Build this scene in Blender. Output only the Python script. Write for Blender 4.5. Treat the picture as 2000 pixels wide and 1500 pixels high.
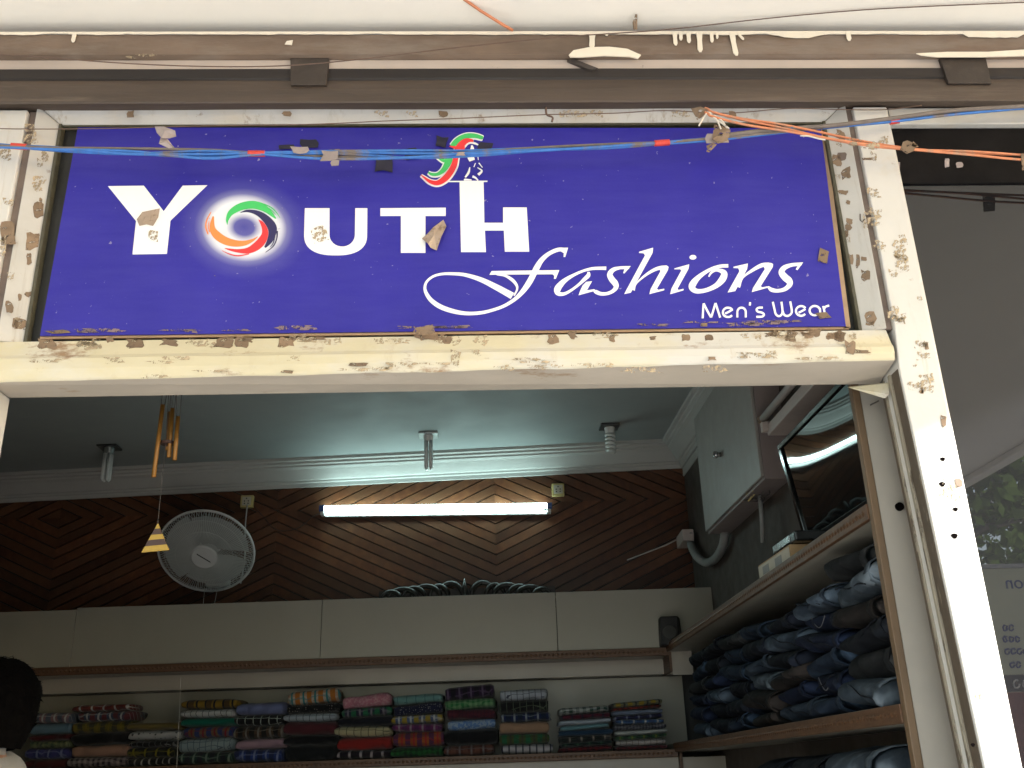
import bpy, math, random
import numpy as np
from mathutils import Vector, Matrix, noise
from math import sin, cos, pi, radians, tan, atan2, sqrt
random.seed(7)
scene = bpy.context.scene
for o in list(bpy.data.objects):
    bpy.data.objects.remove(o)
COL = scene.collection

# ------------------------------------------------------------------ camera
FPX, PITCH, YAW, ROLL = 1900.0, radians(21.17), radians(2.7), radians(1.88)
EYE = Vector((0, 0, 1.55))
CH = Vector((sin(YAW), cos(YAW), 0)); R0 = Vector((cos(YAW), -sin(YAW), 0)); UP = Vector((0, 0, 1))
FW = CH * cos(PITCH) + UP * sin(PITCH)
U0 = -CH * sin(PITCH) + UP * cos(PITCH)
RI = R0 * cos(ROLL) - U0 * sin(ROLL)
UI = U0 * cos(ROLL) + R0 * sin(ROLL)
cam_d = bpy.data.cameras.new('camera'); cam = bpy.data.objects.new('camera', cam_d); COL.objects.link(cam)
m = Matrix((RI, UI, -FW)).transposed().to_4x4(); m.translation = EYE
cam.matrix_world = m
cam_d.sensor_width = 36; cam_d.lens = 36 * FPX / 2000; cam_d.clip_start = .05; cam_d.clip_end = 2000
scene.camera = cam

# ------------------------------------------------------------------ light
SUN = Vector((0.86, -0.38, 0.37)).normalized()       # towards the sun
w = bpy.data.worlds.new('World'); scene.world = w; w.use_nodes = True
nt = w.node_tree; nt.nodes.clear()
sky = nt.nodes.new('ShaderNodeTexSky'); sky.sky_type = 'NISHITA'; sky.sun_disc = False
sky.sun_elevation = math.asin(SUN.z); sky.sun_rotation = atan2(SUN.x, SUN.y)
bg = nt.nodes.new('ShaderNodeBackground'); bg.inputs['Strength'].default_value = 0.15
wo = nt.nodes.new('ShaderNodeOutputWorld')
nt.links.new(sky.outputs[0], bg.inputs[0]); nt.links.new(bg.outputs[0], wo.inputs[0])
sun_d = bpy.data.lights.new('sun', 'SUN'); sun_d.energy = 5.0; sun_d.angle = radians(1.5); sun_d.color = (1, .985, .955)
sun = bpy.data.objects.new('sun', sun_d); COL.objects.link(sun)
sun.rotation_euler = SUN.to_track_quat('Z', 'Y').to_euler(); sun.location = (8, -6, 9)
scene.view_settings.view_transform = 'Standard'; scene.view_settings.look = 'None'
scene.view_settings.gamma = 1; scene.view_settings.use_curve_mapping = False
scene.view_settings.exposure = 2.15
TUBE_POWER = 7.2
scene.render.engine = 'CYCLES'
cy = scene.cycles
cy.use_denoising = True; cy.max_bounces = 8; cy.diffuse_bounces = 6; cy.glossy_bounces = 4
cy.sample_clamp_indirect = 6; cy.caustics_reflective = False; cy.caustics_refractive = False

# ------------------------------------------------------------------ unprojecting photograph pixels onto planes of the place
def ray(x, y): return FW + RI * ((x - 1000) / FPX) + UI * ((750 - y) / FPX)
def onp(x, y, n, d):
    v = ray(x, y); return EYE + v * ((d - n.dot(EYE)) / n.dot(v))
AX, AY, AZ = Vector((1, 0, 0)), Vector((0, 1, 0)), Vector((0, 0, 1))
def PX(x, y, d): return onp(x, y, AX, d)
def PY(x, y, d): return onp(x, y, AY, d)
def PZ(x, y, d): return onp(x, y, AZ, d)
def PB(x, y, d): return onp(x, y, CH, d)
def BW(s, d, z): return R0 * s + CH * d + UP * z      # back-wall frame -> world

# ------------------------------------------------------------------ mesh helpers
WO = {}
def origin_of(o): return WO.get(o.name, Vector((0, 0, 0)))
def tag(o, label=None, cat=None, group=None, kind=None):
    if label: o['label'] = label
    if cat: o['category'] = cat
    if group: o['group'] = group
    if kind: o['kind'] = kind
    return o
def root(name, loc, label=None, cat=None, group=None, kind=None):
    o = bpy.data.objects.new(name, None); COL.objects.link(o); o.location = loc; o.empty_display_size = .05
    WO[o.name] = Vector(loc)
    return tag(o, label, cat, group, kind)
class MB:
    def __init__(s): s.v = []; s.f = []
    def add(s, vs, fs):
        n = len(s.v); s.v += [Vector(v) for v in vs]; s.f += [tuple(i + n for i in f) for f in fs]; return s
    def hexa(s, p):
        return s.add(p, [(0, 3, 2, 1), (4, 5, 6, 7), (0, 1, 5, 4), (1, 2, 6, 5), (2, 3, 7, 6), (3, 0, 4, 7)])
    def box(s, x0, x1, y0, y1, z0, z1):
        return s.hexa([(x0, y0, z0), (x1, y0, z0), (x1, y1, z0), (x0, y1, z0), (x0, y0, z1), (x1, y0, z1), (x1, y1, z1), (x0, y1, z1)])
    def bbox(s, s0, s1, d0, d1, z0, z1):               # box in the back-wall frame
        return s.hexa([BW(a, b, c) for a, b, c in ((s0, d0, z0), (s1, d0, z0), (s1, d1, z0), (s0, d1, z0), (s0, d0, z1), (s1, d0, z1), (s1, d1, z1), (s0, d1, z1))])
    def prism(s, pts, off):
        off = Vector(off); n = len(pts); a = [Vector(p) for p in pts]
        return s.add(a + [p + off for p in a], [tuple(range(n)), tuple(range(2 * n - 1, n - 1, -1))] + [(i, i + n, (i + 1) % n + n, (i + 1) % n) for i in range(n)])
    def sweep(s, prof, a, b):                          # list of points swept between two lists (same count)
        n = len(a); return s.add(list(a) + list(b), [(i, i + 1, n + i + 1, n + i) for i in range(n - 1)])
    def tube(s, pts, r, n=8, closed=False, cap=True):
        pts = [Vector(p) for p in pts]; k = len(pts)
        rr = r if isinstance(r, (list, tuple)) else [r] * k
        t0 = (pts[1] - pts[0]).normalized()
        ref = Vector((0, 0, 1)) if abs(t0.z) < .9 else Vector((1, 0, 0))
        nrm = (ref - t0 * ref.dot(t0)).normalized(); vs = []
        for i in range(k):
            if closed: t = (pts[(i + 1) % k] - pts[i - 1]).normalized()
            else: t = (pts[min(i + 1, k - 1)] - pts[max(i - 1, 0)]).normalized()
            nrm = (nrm - t * nrm.dot(t)); nrm = nrm.normalized() if nrm.length > 1e-6 else t.orthogonal().normalized()
            bn = t.cross(nrm)
            for j in range(n):
                a = 2 * pi * j / n; vs.append(pts[i] + (nrm * cos(a) + bn * sin(a)) * rr[i])
        fs = []
        for i in range(k if closed else k - 1):
            for j in range(n):
                i2 = (i + 1) % k
                fs.append((i * n + j, i * n + (j + 1) % n, i2 * n + (j + 1) % n, i2 * n + j))
        if cap and not closed:
            fs.append(tuple(range(n - 1, -1, -1))); fs.append(tuple((k - 1) * n + j for j in range(n)))
        return s.add(vs, fs)
    def lathe(s, prof, c, axis, n=24):                 # prof: (radius, along axis)
        axis = Vector(axis).normalized(); u = axis.orthogonal().normalized(); v = axis.cross(u); c = Vector(c)
        vs = [c + axis * h + (u * cos(2 * pi * j / n) + v * sin(2 * pi * j / n)) * r for r, h in prof for j in range(n)]
        fs = [(i * n + j, i * n + (j + 1) % n, (i + 1) * n + (j + 1) % n, (i + 1) * n + j) for i in range(len(prof) - 1) for j in range(n)]
        fs += [tuple(range(n - 1, -1, -1)), tuple((len(prof) - 1) * n + j for j in range(n))]
        return s.add(vs, fs)
    def build(s, name, mat, parent=None, smooth=False, bevel=0, at=None, seg=2):
        lo = Vector([min(v[i] for v in s.v) for i in range(3)]); hi = Vector([max(v[i] for v in s.v) for i in range(3)])
        O = Vector(at) if at is not None else Vector(((lo.x + hi.x) / 2, (lo.y + hi.y) / 2, lo.z))
        me = bpy.data.meshes.new(name); me.from_pydata([v - O for v in s.v], [], s.f); me.validate()
        import bmesh
        bm = bmesh.new(); bm.from_mesh(me); bmesh.ops.recalc_face_normals(bm, faces=bm.faces); bm.to_mesh(me); bm.free()
        if smooth:
            for p in me.polygons: p.use_smooth = True
        o = bpy.data.objects.new(name, me); COL.objects.link(o)
        if mat: me.materials.append(mat)
        WO[o.name] = O
        if parent: o.parent = parent; o.location = O - origin_of(parent)
        else: o.location = O
        if bevel:
            b = o.modifiers.new('bevel', 'BEVEL'); b.width = bevel; b.segments = seg; b.limit_method = 'ANGLE'; b.angle_limit = radians(40)
            if smooth is False:
                for p in me.polygons: p.use_smooth = False
        return o
def ribbon(pts, n=6):
    """smooth variable-width stroke (x, y, width) -> list of outline points (left, right)"""
    k = len(pts); out = []
    P = [np.array(p, float) for p in pts]; P = [2 * P[0] - P[1]] + P + [2 * P[-1] - P[-2]]
    for i in range(1, k):
        p0, p1, p2, p3 = P[i - 1], P[i], P[i + 1], P[i + 2]
        for j in range(n):
            t = j / n
            out.append(.5 * (2 * p1 + (p2 - p0) * t + (2 * p0 - 5 * p1 + 4 * p2 - p3) * t * t + (3 * p1 - p0 - 3 * p2 + p3) * t ** 3))
    out.append(P[k])
    L, Rr = [], []
    for i, p in enumerate(out):
        a = out[max(i - 1, 0)]; b = out[min(i + 1, len(out) - 1)]; d = np.array([b[0] - a[0], b[1] - a[1]]); d /= max(np.linalg.norm(d), 1e-6)
        nn = np.array([-d[1], d[0]]); h = max(p[2], .5) / 2
        L.append((p[0] + nn[0] * h, p[1] + nn[1] * h)); Rr.append((p[0] - nn[0] * h, p[1] - nn[1] * h))
    return L, Rr

# ------------------------------------------------------------------ materials
def newmat(name):
    mt = bpy.data.materials.new(name); mt.use_nodes = True; n = mt.node_tree
    return mt, n, n.nodes['Principled BSDF']
def N(n, typ, **kw):
    nd = n.nodes.new(typ)
    for k, v in kw.items():
        if k in nd.inputs.keys() if isinstance(k, str) else False: nd.inputs[k].default_value = v
        else: setattr(nd, k, v)
    return nd
def rgb(c): return (c[0], c[1], c[2], 1)
def ramp(n, fac, stops, interp='LINEAR'):
    r = n.nodes.new('ShaderNodeValToRGB'); cr = r.color_ramp; cr.interpolation = interp
    while len(cr.elements) < len(stops): cr.elements.new(.5)
    for e, (p, c) in zip(cr.elements, stops): e.position = p; e.color = rgb(c) if len(c) == 3 else c
    n.links.new(fac, r.inputs[0]); return r
def mixc(n, fac, a, b, mode='MIX'):
    mx = n.nodes.new('ShaderNodeMix'); mx.data_type = 'RGBA'; mx.blend_type = mode
    for s, v in ((mx.inputs[0], fac), (mx.inputs[6], a), (mx.inputs[7], b)):
        if hasattr(v, 'is_linked'): n.links.new(v, s)
        else: s.default_value = v if not isinstance(v, tuple) else rgb(v)
    return mx.outputs[2]
def math_(n, op, a, b=None, clamp=False):
    md = n.nodes.new('ShaderNodeMath'); md.operation = op; md.use_clamp = clamp
    for s, v in ((md.inputs[0], a), (md.inputs[1], b)):
        if v is None: continue
        if hasattr(v, 'is_linked'): n.links.new(v, s)
        else: s.default_value = v
    return md.outputs[0]
def coords(n, space='Object', scale=(1, 1, 1), rot=(0, 0, 0)):
    tc = n.nodes.new('ShaderNodeTexCoord'); mp = n.nodes.new('ShaderNodeMapping')
    mp.inputs['Scale'].default_value = scale; mp.inputs['Rotation'].default_value = rot
    n.links.new(tc.outputs[space], mp.inputs[0]); return mp.outputs[0]
def noise_(n, vec, scale, detail=6, rough=.6):
    t = n.nodes.new('ShaderNodeTexNoise'); t.inputs['Scale'].default_value = scale; t.inputs['Detail'].default_value = detail; t.inputs['Roughness'].default_value = rough
    n.links.new(vec, t.inputs['Vector']); return t.outputs['Fac']
def bump(n, bs, h, strength=.3, dist=.01):
    b = n.nodes.new('ShaderNodeBump'); b.inputs['Strength'].default_value = strength; b.inputs['Distance'].default_value = dist
    n.links.new(h, b.inputs['Height']); n.links.new(b.outputs[0], bs.inputs['Normal'])
def pm(name, base, rough=.6, var=.12, scale=10, spots=None, spot_at=.62, spot_scale=14, stretch=(1, 1, 1), bmp=.15, metal=0, spec=.5, spots2=None, spot2_at=.6, spot2_scale=5, rand=0, soft=.04, streak=None, streak_at=.55):
    """painted / plastic / plaster surface: uneven base colour, stains with shapes of their own, fine relief"""
    mt, n, b = newmat(name)
    v = coords(n, scale=stretch)
    f = noise_(n, v, scale)
    c = ramp(n, f, [(.25, tuple(x * (1 - var) for x in base)), (.75, tuple(min(1, x * (1 + var)) for x in base))]).outputs[0]
    if spots2:
        f3 = noise_(n, v, spot2_scale, 8, .65)
        c = mixc(n, ramp(n, f3, [(spot2_at - .05, (0, 0, 0)), (spot2_at + .12, (1, 1, 1))]).outputs[0], c, spots2)
    if spots:
        f2 = noise_(n, v, spot_scale, 8, .7)
        c = mixc(n, ramp(n, f2, [(spot_at, (0, 0, 0)), (spot_at + soft, (1, 1, 1))]).outputs[0], c, spots)
    if streak:
        mp2 = n.nodes.new('ShaderNodeMapping'); mp2.inputs['Scale'].default_value = (9, 9, .7); n.links.new(v, mp2.inputs[0])
        f4 = noise_(n, mp2.outputs[0], 4, 6, .7); f5 = noise_(n, v, 2.2, 3)
        c = mixc(n, math_(n, 'MULTIPLY', ramp(n, f4, [(streak_at, (0, 0, 0)), (streak_at + .15, (1, 1, 1))]).outputs[0], ramp(n, f5, [(.38, (0, 0, 0)), (.62, (1, 1, 1))]).outputs[0]), c, streak)
    if rand:
        oi = n.nodes.new('ShaderNodeObjectInfo'); hsv = n.nodes.new('ShaderNodeHueSaturation')
        n.links.new(math_(n, 'ADD', math_(n, 'MULTIPLY', oi.outputs['Random'], rand), 1 - rand / 2), hsv.inputs['Value']); n.links.new(c, hsv.inputs['Color']); c = hsv.outputs[0]
    n.links.new(c, b.inputs['Base Color'])
    rr = ramp(n, noise_(n, v, scale * 2.3), [(.3, (rough * .85,) * 3), (.7, (min(1, rough * 1.15),) * 3)]).outputs[0]
    n.links.new(rr, b.inputs['Roughness'])
    b.inputs['Metallic'].default_value = metal; b.inputs['IOR'].default_value = 1.5; b.inputs['Specular IOR Level'].default_value = spec
    if bmp: bump(n, b, noise_(n, v, scale * 12, 5), bmp, .004)
    return mt
M = {}
M['cream'] = pm('cream_plaster', (.86, .815, .735), .8, .04, 3, spots=(.45, .36, .28), spot_at=.78, spot_scale=9)
M['strip'] = pm('shaded_cream_strip', (.50, .42, .36), .85, .1, 5, spots=(.2, .15, .12), spot_at=.66, spot_scale=14, soft=.08)  # cream plaster with the shade under the beam put into its colour
M['brown_beam'] = pm('brown_beam_paint', (.160, .112, .080), .75, .35, 9, spots=(.50, .44, .37), spot_at=.66, spot_scale=16, stretch=(.35, 1, 1.4), bmp=.35, spots2=(.22, .175, .14), spot2_at=.55, spot2_scale=7)
M['dark_steel'] = pm('dark_web_brown', (.016, .011, .009), .6, .45, 6, stretch=(.15, 1, 1), bmp=.2, spots=(.045, .034, .027), spot_at=.60, spot_scale=7, soft=.15)
M['bracket'] = pm('brown_bracket_paint', (.040, .029, .022), .65, .35, 12, spots=(.07, .052, .04), spot_at=.55, spot_scale=20, soft=.15)
M['band_black'] = pm('black_window_band', (.008, .007, .007), .8, .3, 9, spec=.08)  # near-black tone of the band across the top of the pane
M['flange'] = pm('brown_flange_paint', (.072, .051, .038), .6, .4, 7, stretch=(.12, 1, 1.5), bmp=.4, spots=(.13, .10, .076), spot_at=.57, spot_scale=10, soft=.12)
M['drip'] = pm('cream_drip_paint', (.78, .70, .57), .6, .06, 20)
M['frame'] = pm('white_frame_paint', (.45, .435, .41), .45, .10, 6, soft=.09, streak=(.27, .21, .15), spots=(.22, .165, .12), spot_at=.615, spot_scale=17, spots2=(.45, .40, .33), spot2_at=.56, spot2_scale=4, bmp=.12)
M['lintel'] = pm('yellowed_lintel_paint', (.53, .475, .33), .5, .12, 5, soft=.10, streak=(.38, .28, .16), streak_at=.58, spots=(.26, .17, .10), spot_at=.585, spot_scale=15, spots2=(.53, .51, .47), spot2_at=.50, spot2_scale=3.5, stretch=(.5, 1, 1), bmp=.2)
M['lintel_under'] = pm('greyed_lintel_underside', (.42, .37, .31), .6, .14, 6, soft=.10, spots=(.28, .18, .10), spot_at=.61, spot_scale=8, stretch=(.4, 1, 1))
M['pillar'] = pm('white_pillar_paint', (.55, .535, .51), .45, .06, 5, soft=.09, streak=(.40, .33, .24), streak_at=.60, spots=(.28, .21, .15), spot_at=.65, spot_scale=15, spots2=(.52, .45, .34), spot2_at=.64, spot2_scale=4)
M['jamb'] = pm('dark_brown_jamb', (.085, .064, .046), .6, .2, 8, spots=(.20, .165, .12), spot_at=.58, spot_scale=22, stretch=(1, 1, .18))
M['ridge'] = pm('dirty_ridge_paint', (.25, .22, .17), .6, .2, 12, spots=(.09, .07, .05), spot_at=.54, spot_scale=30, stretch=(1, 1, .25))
M['hole'] = pm('black_hole', (.004, .003, .003), .9, .1, 20, bmp=0, spec=0)
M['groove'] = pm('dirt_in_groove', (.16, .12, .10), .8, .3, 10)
M['black_recess'] = pm('black_recess', (.012, .012, .011), .5, .3, 12)
M['gasket'] = pm('olive_gasket', (.06, .055, .035), .6, .3, 30)
M['tan_board'] = pm('tan_board_edge', (.42, .28, .17), .8, .15, 20)
M['tape'] = pm('brown_tape_residue', (.27, .175, .105), .6, .25, 30, spots=(.55, .46, .36), spot_at=.62, spot_scale=60, rand=.5)
M['tape_dark'] = pm('dark_tape', (.006, .005, .022), .35, .4, 30)
M['tape_clear'] = pm('greyed_clear_tape', (.30, .25, .24), .25, .2, 25, rand=.3)
M['tape_pale'] = pm('pale_glue_residue', (.55, .46, .33), .7, .25, 25, spots=(.25, .17, .10), spot_at=.60, spot_scale=45)
def worn(name, base, var, hole, sc, rnd):
    mt = pm(name, base, .65, var, 30, rand=rnd); n = mt.node_tree; b = n.nodes['Principled BSDF']; out = n.nodes['Material Output']
    tr_ = n.nodes.new('ShaderNodeBsdfTransparent'); mx = n.nodes.new('ShaderNodeMixShader')
    f = ramp(n, noise_(n, coords(n, 'Object'), sc, 6, .7), [(hole, (0, 0, 0)), (hole + .05, (1, 1, 1))]).outputs[0]
    n.links.new(f, mx.inputs[0]); n.links.new(tr_.outputs[0], mx.inputs[1]); n.links.new(b.outputs[0], mx.inputs[2]); n.links.new(mx.outputs[0], out.inputs[0]); return mt
M['tape'] = worn('brown_tape_residue', (.20, .135, .085), .3, .40, 55, .5)
M['tape_pale'] = worn('pale_glue_residue', (.38, .30, .20), .35, .50, 70, .3)
M['print_white'] = pm('printed_white', (.80, .80, .80), .35, .02, 6, bmp=0)
for k, c in dict(green=(.05, .50, .12), red=(.72, .03, .035), orange=(.85, .24, .06), navy=(.018, .014, .085)).items():
    M['print_' + k] = pm('printed_' + k, c, .35, .04, 20, bmp=0)
M['blue_cable'] = pm('blue_cable', (.035, .15, .46), .6, .2, 30, soft=.10, spots=(.16, .13, .12), spot_at=.50, spot_scale=5, stretch=(1, .1, .1))
M['grey_cable'] = pm('dusty_grey_cable', (.15, .125, .11), .7, .2, 30, spots=(.03, .10, .30), spot_at=.63, spot_scale=7, stretch=(1, .1, .1))
M['orange_cable'] = pm('orange_cable', (.58, .21, .10), .6, .2, 30, soft=.12, spots=(.36, .24, .17), spot_at=.52, spot_scale=9, stretch=(1, .3, .3))
M['red_band'] = pm('red_band', (.55, .045, .03), .4, .15, 60, spots=(.12, .05, .04), spot_at=.65, spot_scale=90)
M['thin_wire'] = pm('rusty_wire', (.12, .075, .055), .7, .2, 30)
M['white_wire'] = pm('white_wire', (.62, .57, .5), .5, .1, 30)
M['iron'] = pm('dark_iron', (.05, .04, .035), .5, .2, 30)
# interior
M['ceiling'] = pm('ceiling_paint', (.28, .30, .295), .7, .04, 2.5, bmp=.08)
M['cornice'] = pm('cornice_plaster', (.40, .39, .37), .7, .05, 5)
M['int_wall'] = pm('interior_wall', (.06, .046, .037), .8, .25, 6)
M['laminate'] = pm('cream_laminate', (.27, .26, .22), .45, .05, 3, spots=(.18, .16, .12), spot_at=.74, spot_scale=9)
M['laminate2'] = pm('pale_laminate', (.32, .29, .25), .45, .06, 3, spots=(.30, .2, .08), spot_at=.72, spot_scale=5)
M['side_panel'] = pm('end_panel_laminate', (.31, .285, .25), .5, .06, 4, spots=(.22, .18, .13), spot_at=.74, spot_scale=20)
M['floor'] = pm('floor_tile', (.09, .085, .075), .4, .1, 5)
M['chain_wood'] = pm('brown_lipping_wood', (.085, .040, .018), .5, .3, 14, stretch=(1, 1, 4), bmp=.3)
M['lipping'] = pm('muted_lipping_wood', (.11, .068, .036), .55, .25, 14, stretch=(1, 1, .3), bmp=.2)
M['cap_blue'] = pm('blue_cap', (.02, .06, .22), .4, .1, 20)
M['fixture'] = pm('white_fixture', (.62, .62, .6), .4, .05, 12)
M['socket'] = pm('yellowed_socket', (.46, .37, .15), .4, .1, 20)
M['pin'] = pm('black_pin', (.015, .013, .012), .5, .1, 20, bmp=0)
M['lamp_glass'] = pm('unlit_lamp_glass', (.62, .64, .62), .15, .03, 20, bmp=0)
M['lamp_plate'] = pm('dark_lamp_plate', (.05, .05, .05), .35, .1, 20, metal=.4)
M['lamp_plate2'] = pm('steel_lamp_plate', (.32, .34, .33), .3, .1, 20, metal=.7)
M['brass'] = pm('gold_chime', (.24, .11, .018), .4, .15, 20, metal=.2)
M['sail_yellow'] = pm('sail_yellow', (.36, .235, .035), .5, .06, 20)
M['sail_brown'] = pm('sail_brown', (.05, .025, .02), .5, .1, 20)
M['string'] = pm('string', (.06, .05, .045), .8, .1, 20, bmp=0)
M['string_pale'] = pm('pale_string', (.40, .38, .34), .8, .1, 20, bmp=0)
M['fan'] = pm('fan_plastic', (.42, .43, .41), .4, .05, 15)
M['fan_hub'] = pm('fan_hub_plastic', (.50, .50, .49), .35, .05, 15)
M['fan_grey'] = pm('fan_blade', (.34, .35, .34), .3, .05, 15)
M['tv_black'] = pm('tv_bezel', (.008, .009, .010), .12, .1, 20, bmp=0)
M['cabinet'] = pm('white_cabinet', (.27, .25, .23), .5, .05, 5, spots=(.13, .12, .10), spot_at=.72, spot_scale=12)
M['cabinet_side'] = pm('pinkish_cabinet_side', (.22, .18, .17), .55, .05, 5)
M['steel'] = pm('steel', (.4, .4, .4), .25, .1, 20, metal=.9)
M['conduit'] = pm('grey_conduit', (.22, .22, .21), .6, .1, 20)
M['pipe_white'] = pm('dusty_white_pipe', (.42, .36, .33), .5, .08, 12)
M['cardboard'] = pm('cardboard', (.34, .22, .11), .8, .1, 15)
M['carton_white'] = pm('carton_white', (.45, .42, .34), .7, .08, 15)
M['black_plastic'] = pm('black_plastic', (.012, .012, .012), .25, .1, 15)
M['speaker'] = pm('speaker_cloth', (.010, .010, .011), .6, .2, 40)
M['carving'] = pm('carved_wood', (.022, .017, .014), .35, .4, 20)
M['hair'] = pm('dark_hair', (.0018, .0016, .0016), .9, .3, 60, bmp=.4, spec=.03)
M['skin'] = pm('skin', (.25, .13, .08), .55, .1, 20)
M['shirt_white'] = pm('white_shirt', (.24, .235, .225), .8, .08, 15, bmp=.3)
M['trousers'] = pm('dark_trousers', (.03, .03, .04), .8, .1, 15)
M['pavement'] = pm('pavement_concrete', (.50, .49, .465), .85, .10, 2)
M['ground'] = pm('dusty_ground', (.40, .38, .345), .9, .15, .6)
M['bark'] = pm('pale_bark', (.26, .22, .18), .9, .25, 6)
M['wall_ext'] = pm('exterior_wall', (.62, .55, .45), .8, .08, 2)
M['stitch'] = pm('pale_stitching', (.11, .11, .12), .8, .05, 20, bmp=0)

def wood_mat():
    mt, n, b = newmat('brown_plank_wood')
    oi = n.nodes.new('ShaderNodeObjectInfo'); v = coords(n)
    add = n.nodes.new('ShaderNodeVectorMath'); add.operation = 'ADD'
    mul = n.nodes.new('ShaderNodeVectorMath'); mul.operation = 'SCALE'; mul.inputs['Scale'].default_value = 40
    cmb = n.nodes.new('ShaderNodeCombineXYZ')
    for i in range(3): n.links.new(oi.outputs['Random'], cmb.inputs[i])
    n.links.new(cmb.outputs[0], mul.inputs[0]); n.links.new(v, add.inputs[0]); n.links.new(mul.outputs[0], add.inputs[1])
    g = noise_(n, add.outputs[0], 22, 8, .6); g2 = noise_(n, add.outputs[0], 4, 4)
    c = ramp(n, g, [(.2, (.040, .013, .006)), (.5, (.092, .031, .013)), (.8, (.17, .066, .025))]).outputs[0]
    c = mixc(n, ramp(n, g2, [(.4, (0, 0, 0)), (.7, (1, 1, 1))]).outputs[0], c, (.10, .045, .022))
    hsv = n.nodes.new('ShaderNodeHueSaturation'); n.links.new(c, hsv.inputs['Color'])
    n.links.new(math_(n, 'ADD', math_(n, 'MULTIPLY', oi.outputs['Random'], .7), .6), hsv.inputs['Value'])
    n.links.new(hsv.outputs[0], b.inputs['Base Color']); b.inputs['Roughness'].default_value = .38
    bump(n, b, g, .2, .003); return mt
M['plank'] = wood_mat()
def emis(name, col, s):
    mt, n, b = newmat(name); b.inputs['Base Color'].default_value = (.8, .8, .8, 1)
    b.inputs['Emission Color'].default_value = rgb(col); b.inputs['Emission Strength'].default_value = s; return mt
M['tube_lit'] = emis('lit_tube', (.66, 1, .98), TUBE_POWER)
def glass_mat():
    mt, n, b = newmat('tinted_window_glass'); v = coords(n)
    b.inputs['Base Color'].default_value = (.010, .010, .011, 1); b.inputs['IOR'].default_value = 1.6
    n.links.new(ramp(n, noise_(n, v, 30), [(.45, (.0,) * 3), (.8, (.04,) * 3)]).outputs[0], b.inputs['Roughness'])
    bump(n, b, noise_(n, v, 1.5, 2), .02, .01); return mt
M['glass'] = glass_mat()
def screen_mat():
    mt, n, b = newmat('tv_screen'); b.inputs['Base Color'].default_value = (.006, .007, .008, 1); b.inputs['Roughness'].default_value = .035; b.inputs['IOR'].default_value = 1.8
    v = coords(n); bump(n, b, noise_(n, v, 3, 1), .015, .02); return mt
M['screen'] = screen_mat()
def leaf_mat():
    mt, n, b = newmat('leaf_green'); v = coords(n)
    n.links.new(ramp(n, noise_(n, v, 1.2), [(.3, (.035, .075, .02)), (.7, (.09, .15, .045))]).outputs[0], b.inputs['Base Color'])
    b.inputs['Roughness'].default_value = .5
    tl_ = n.nodes.new('ShaderNodeBsdfTranslucent'); tl_.inputs[0].default_value = (.14, .22, .05, 1); mx = n.nodes.new('ShaderNodeMixShader'); mx.inputs[0].default_value = .45
    n.links.new(b.outputs[0], mx.inputs[1]); n.links.new(tl_.outputs[0], mx.inputs[2]); n.links.new(mx.outputs[0], n.nodes['Material Output'].inputs[0]); return mt
M['leaf'] = leaf_mat()

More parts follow.
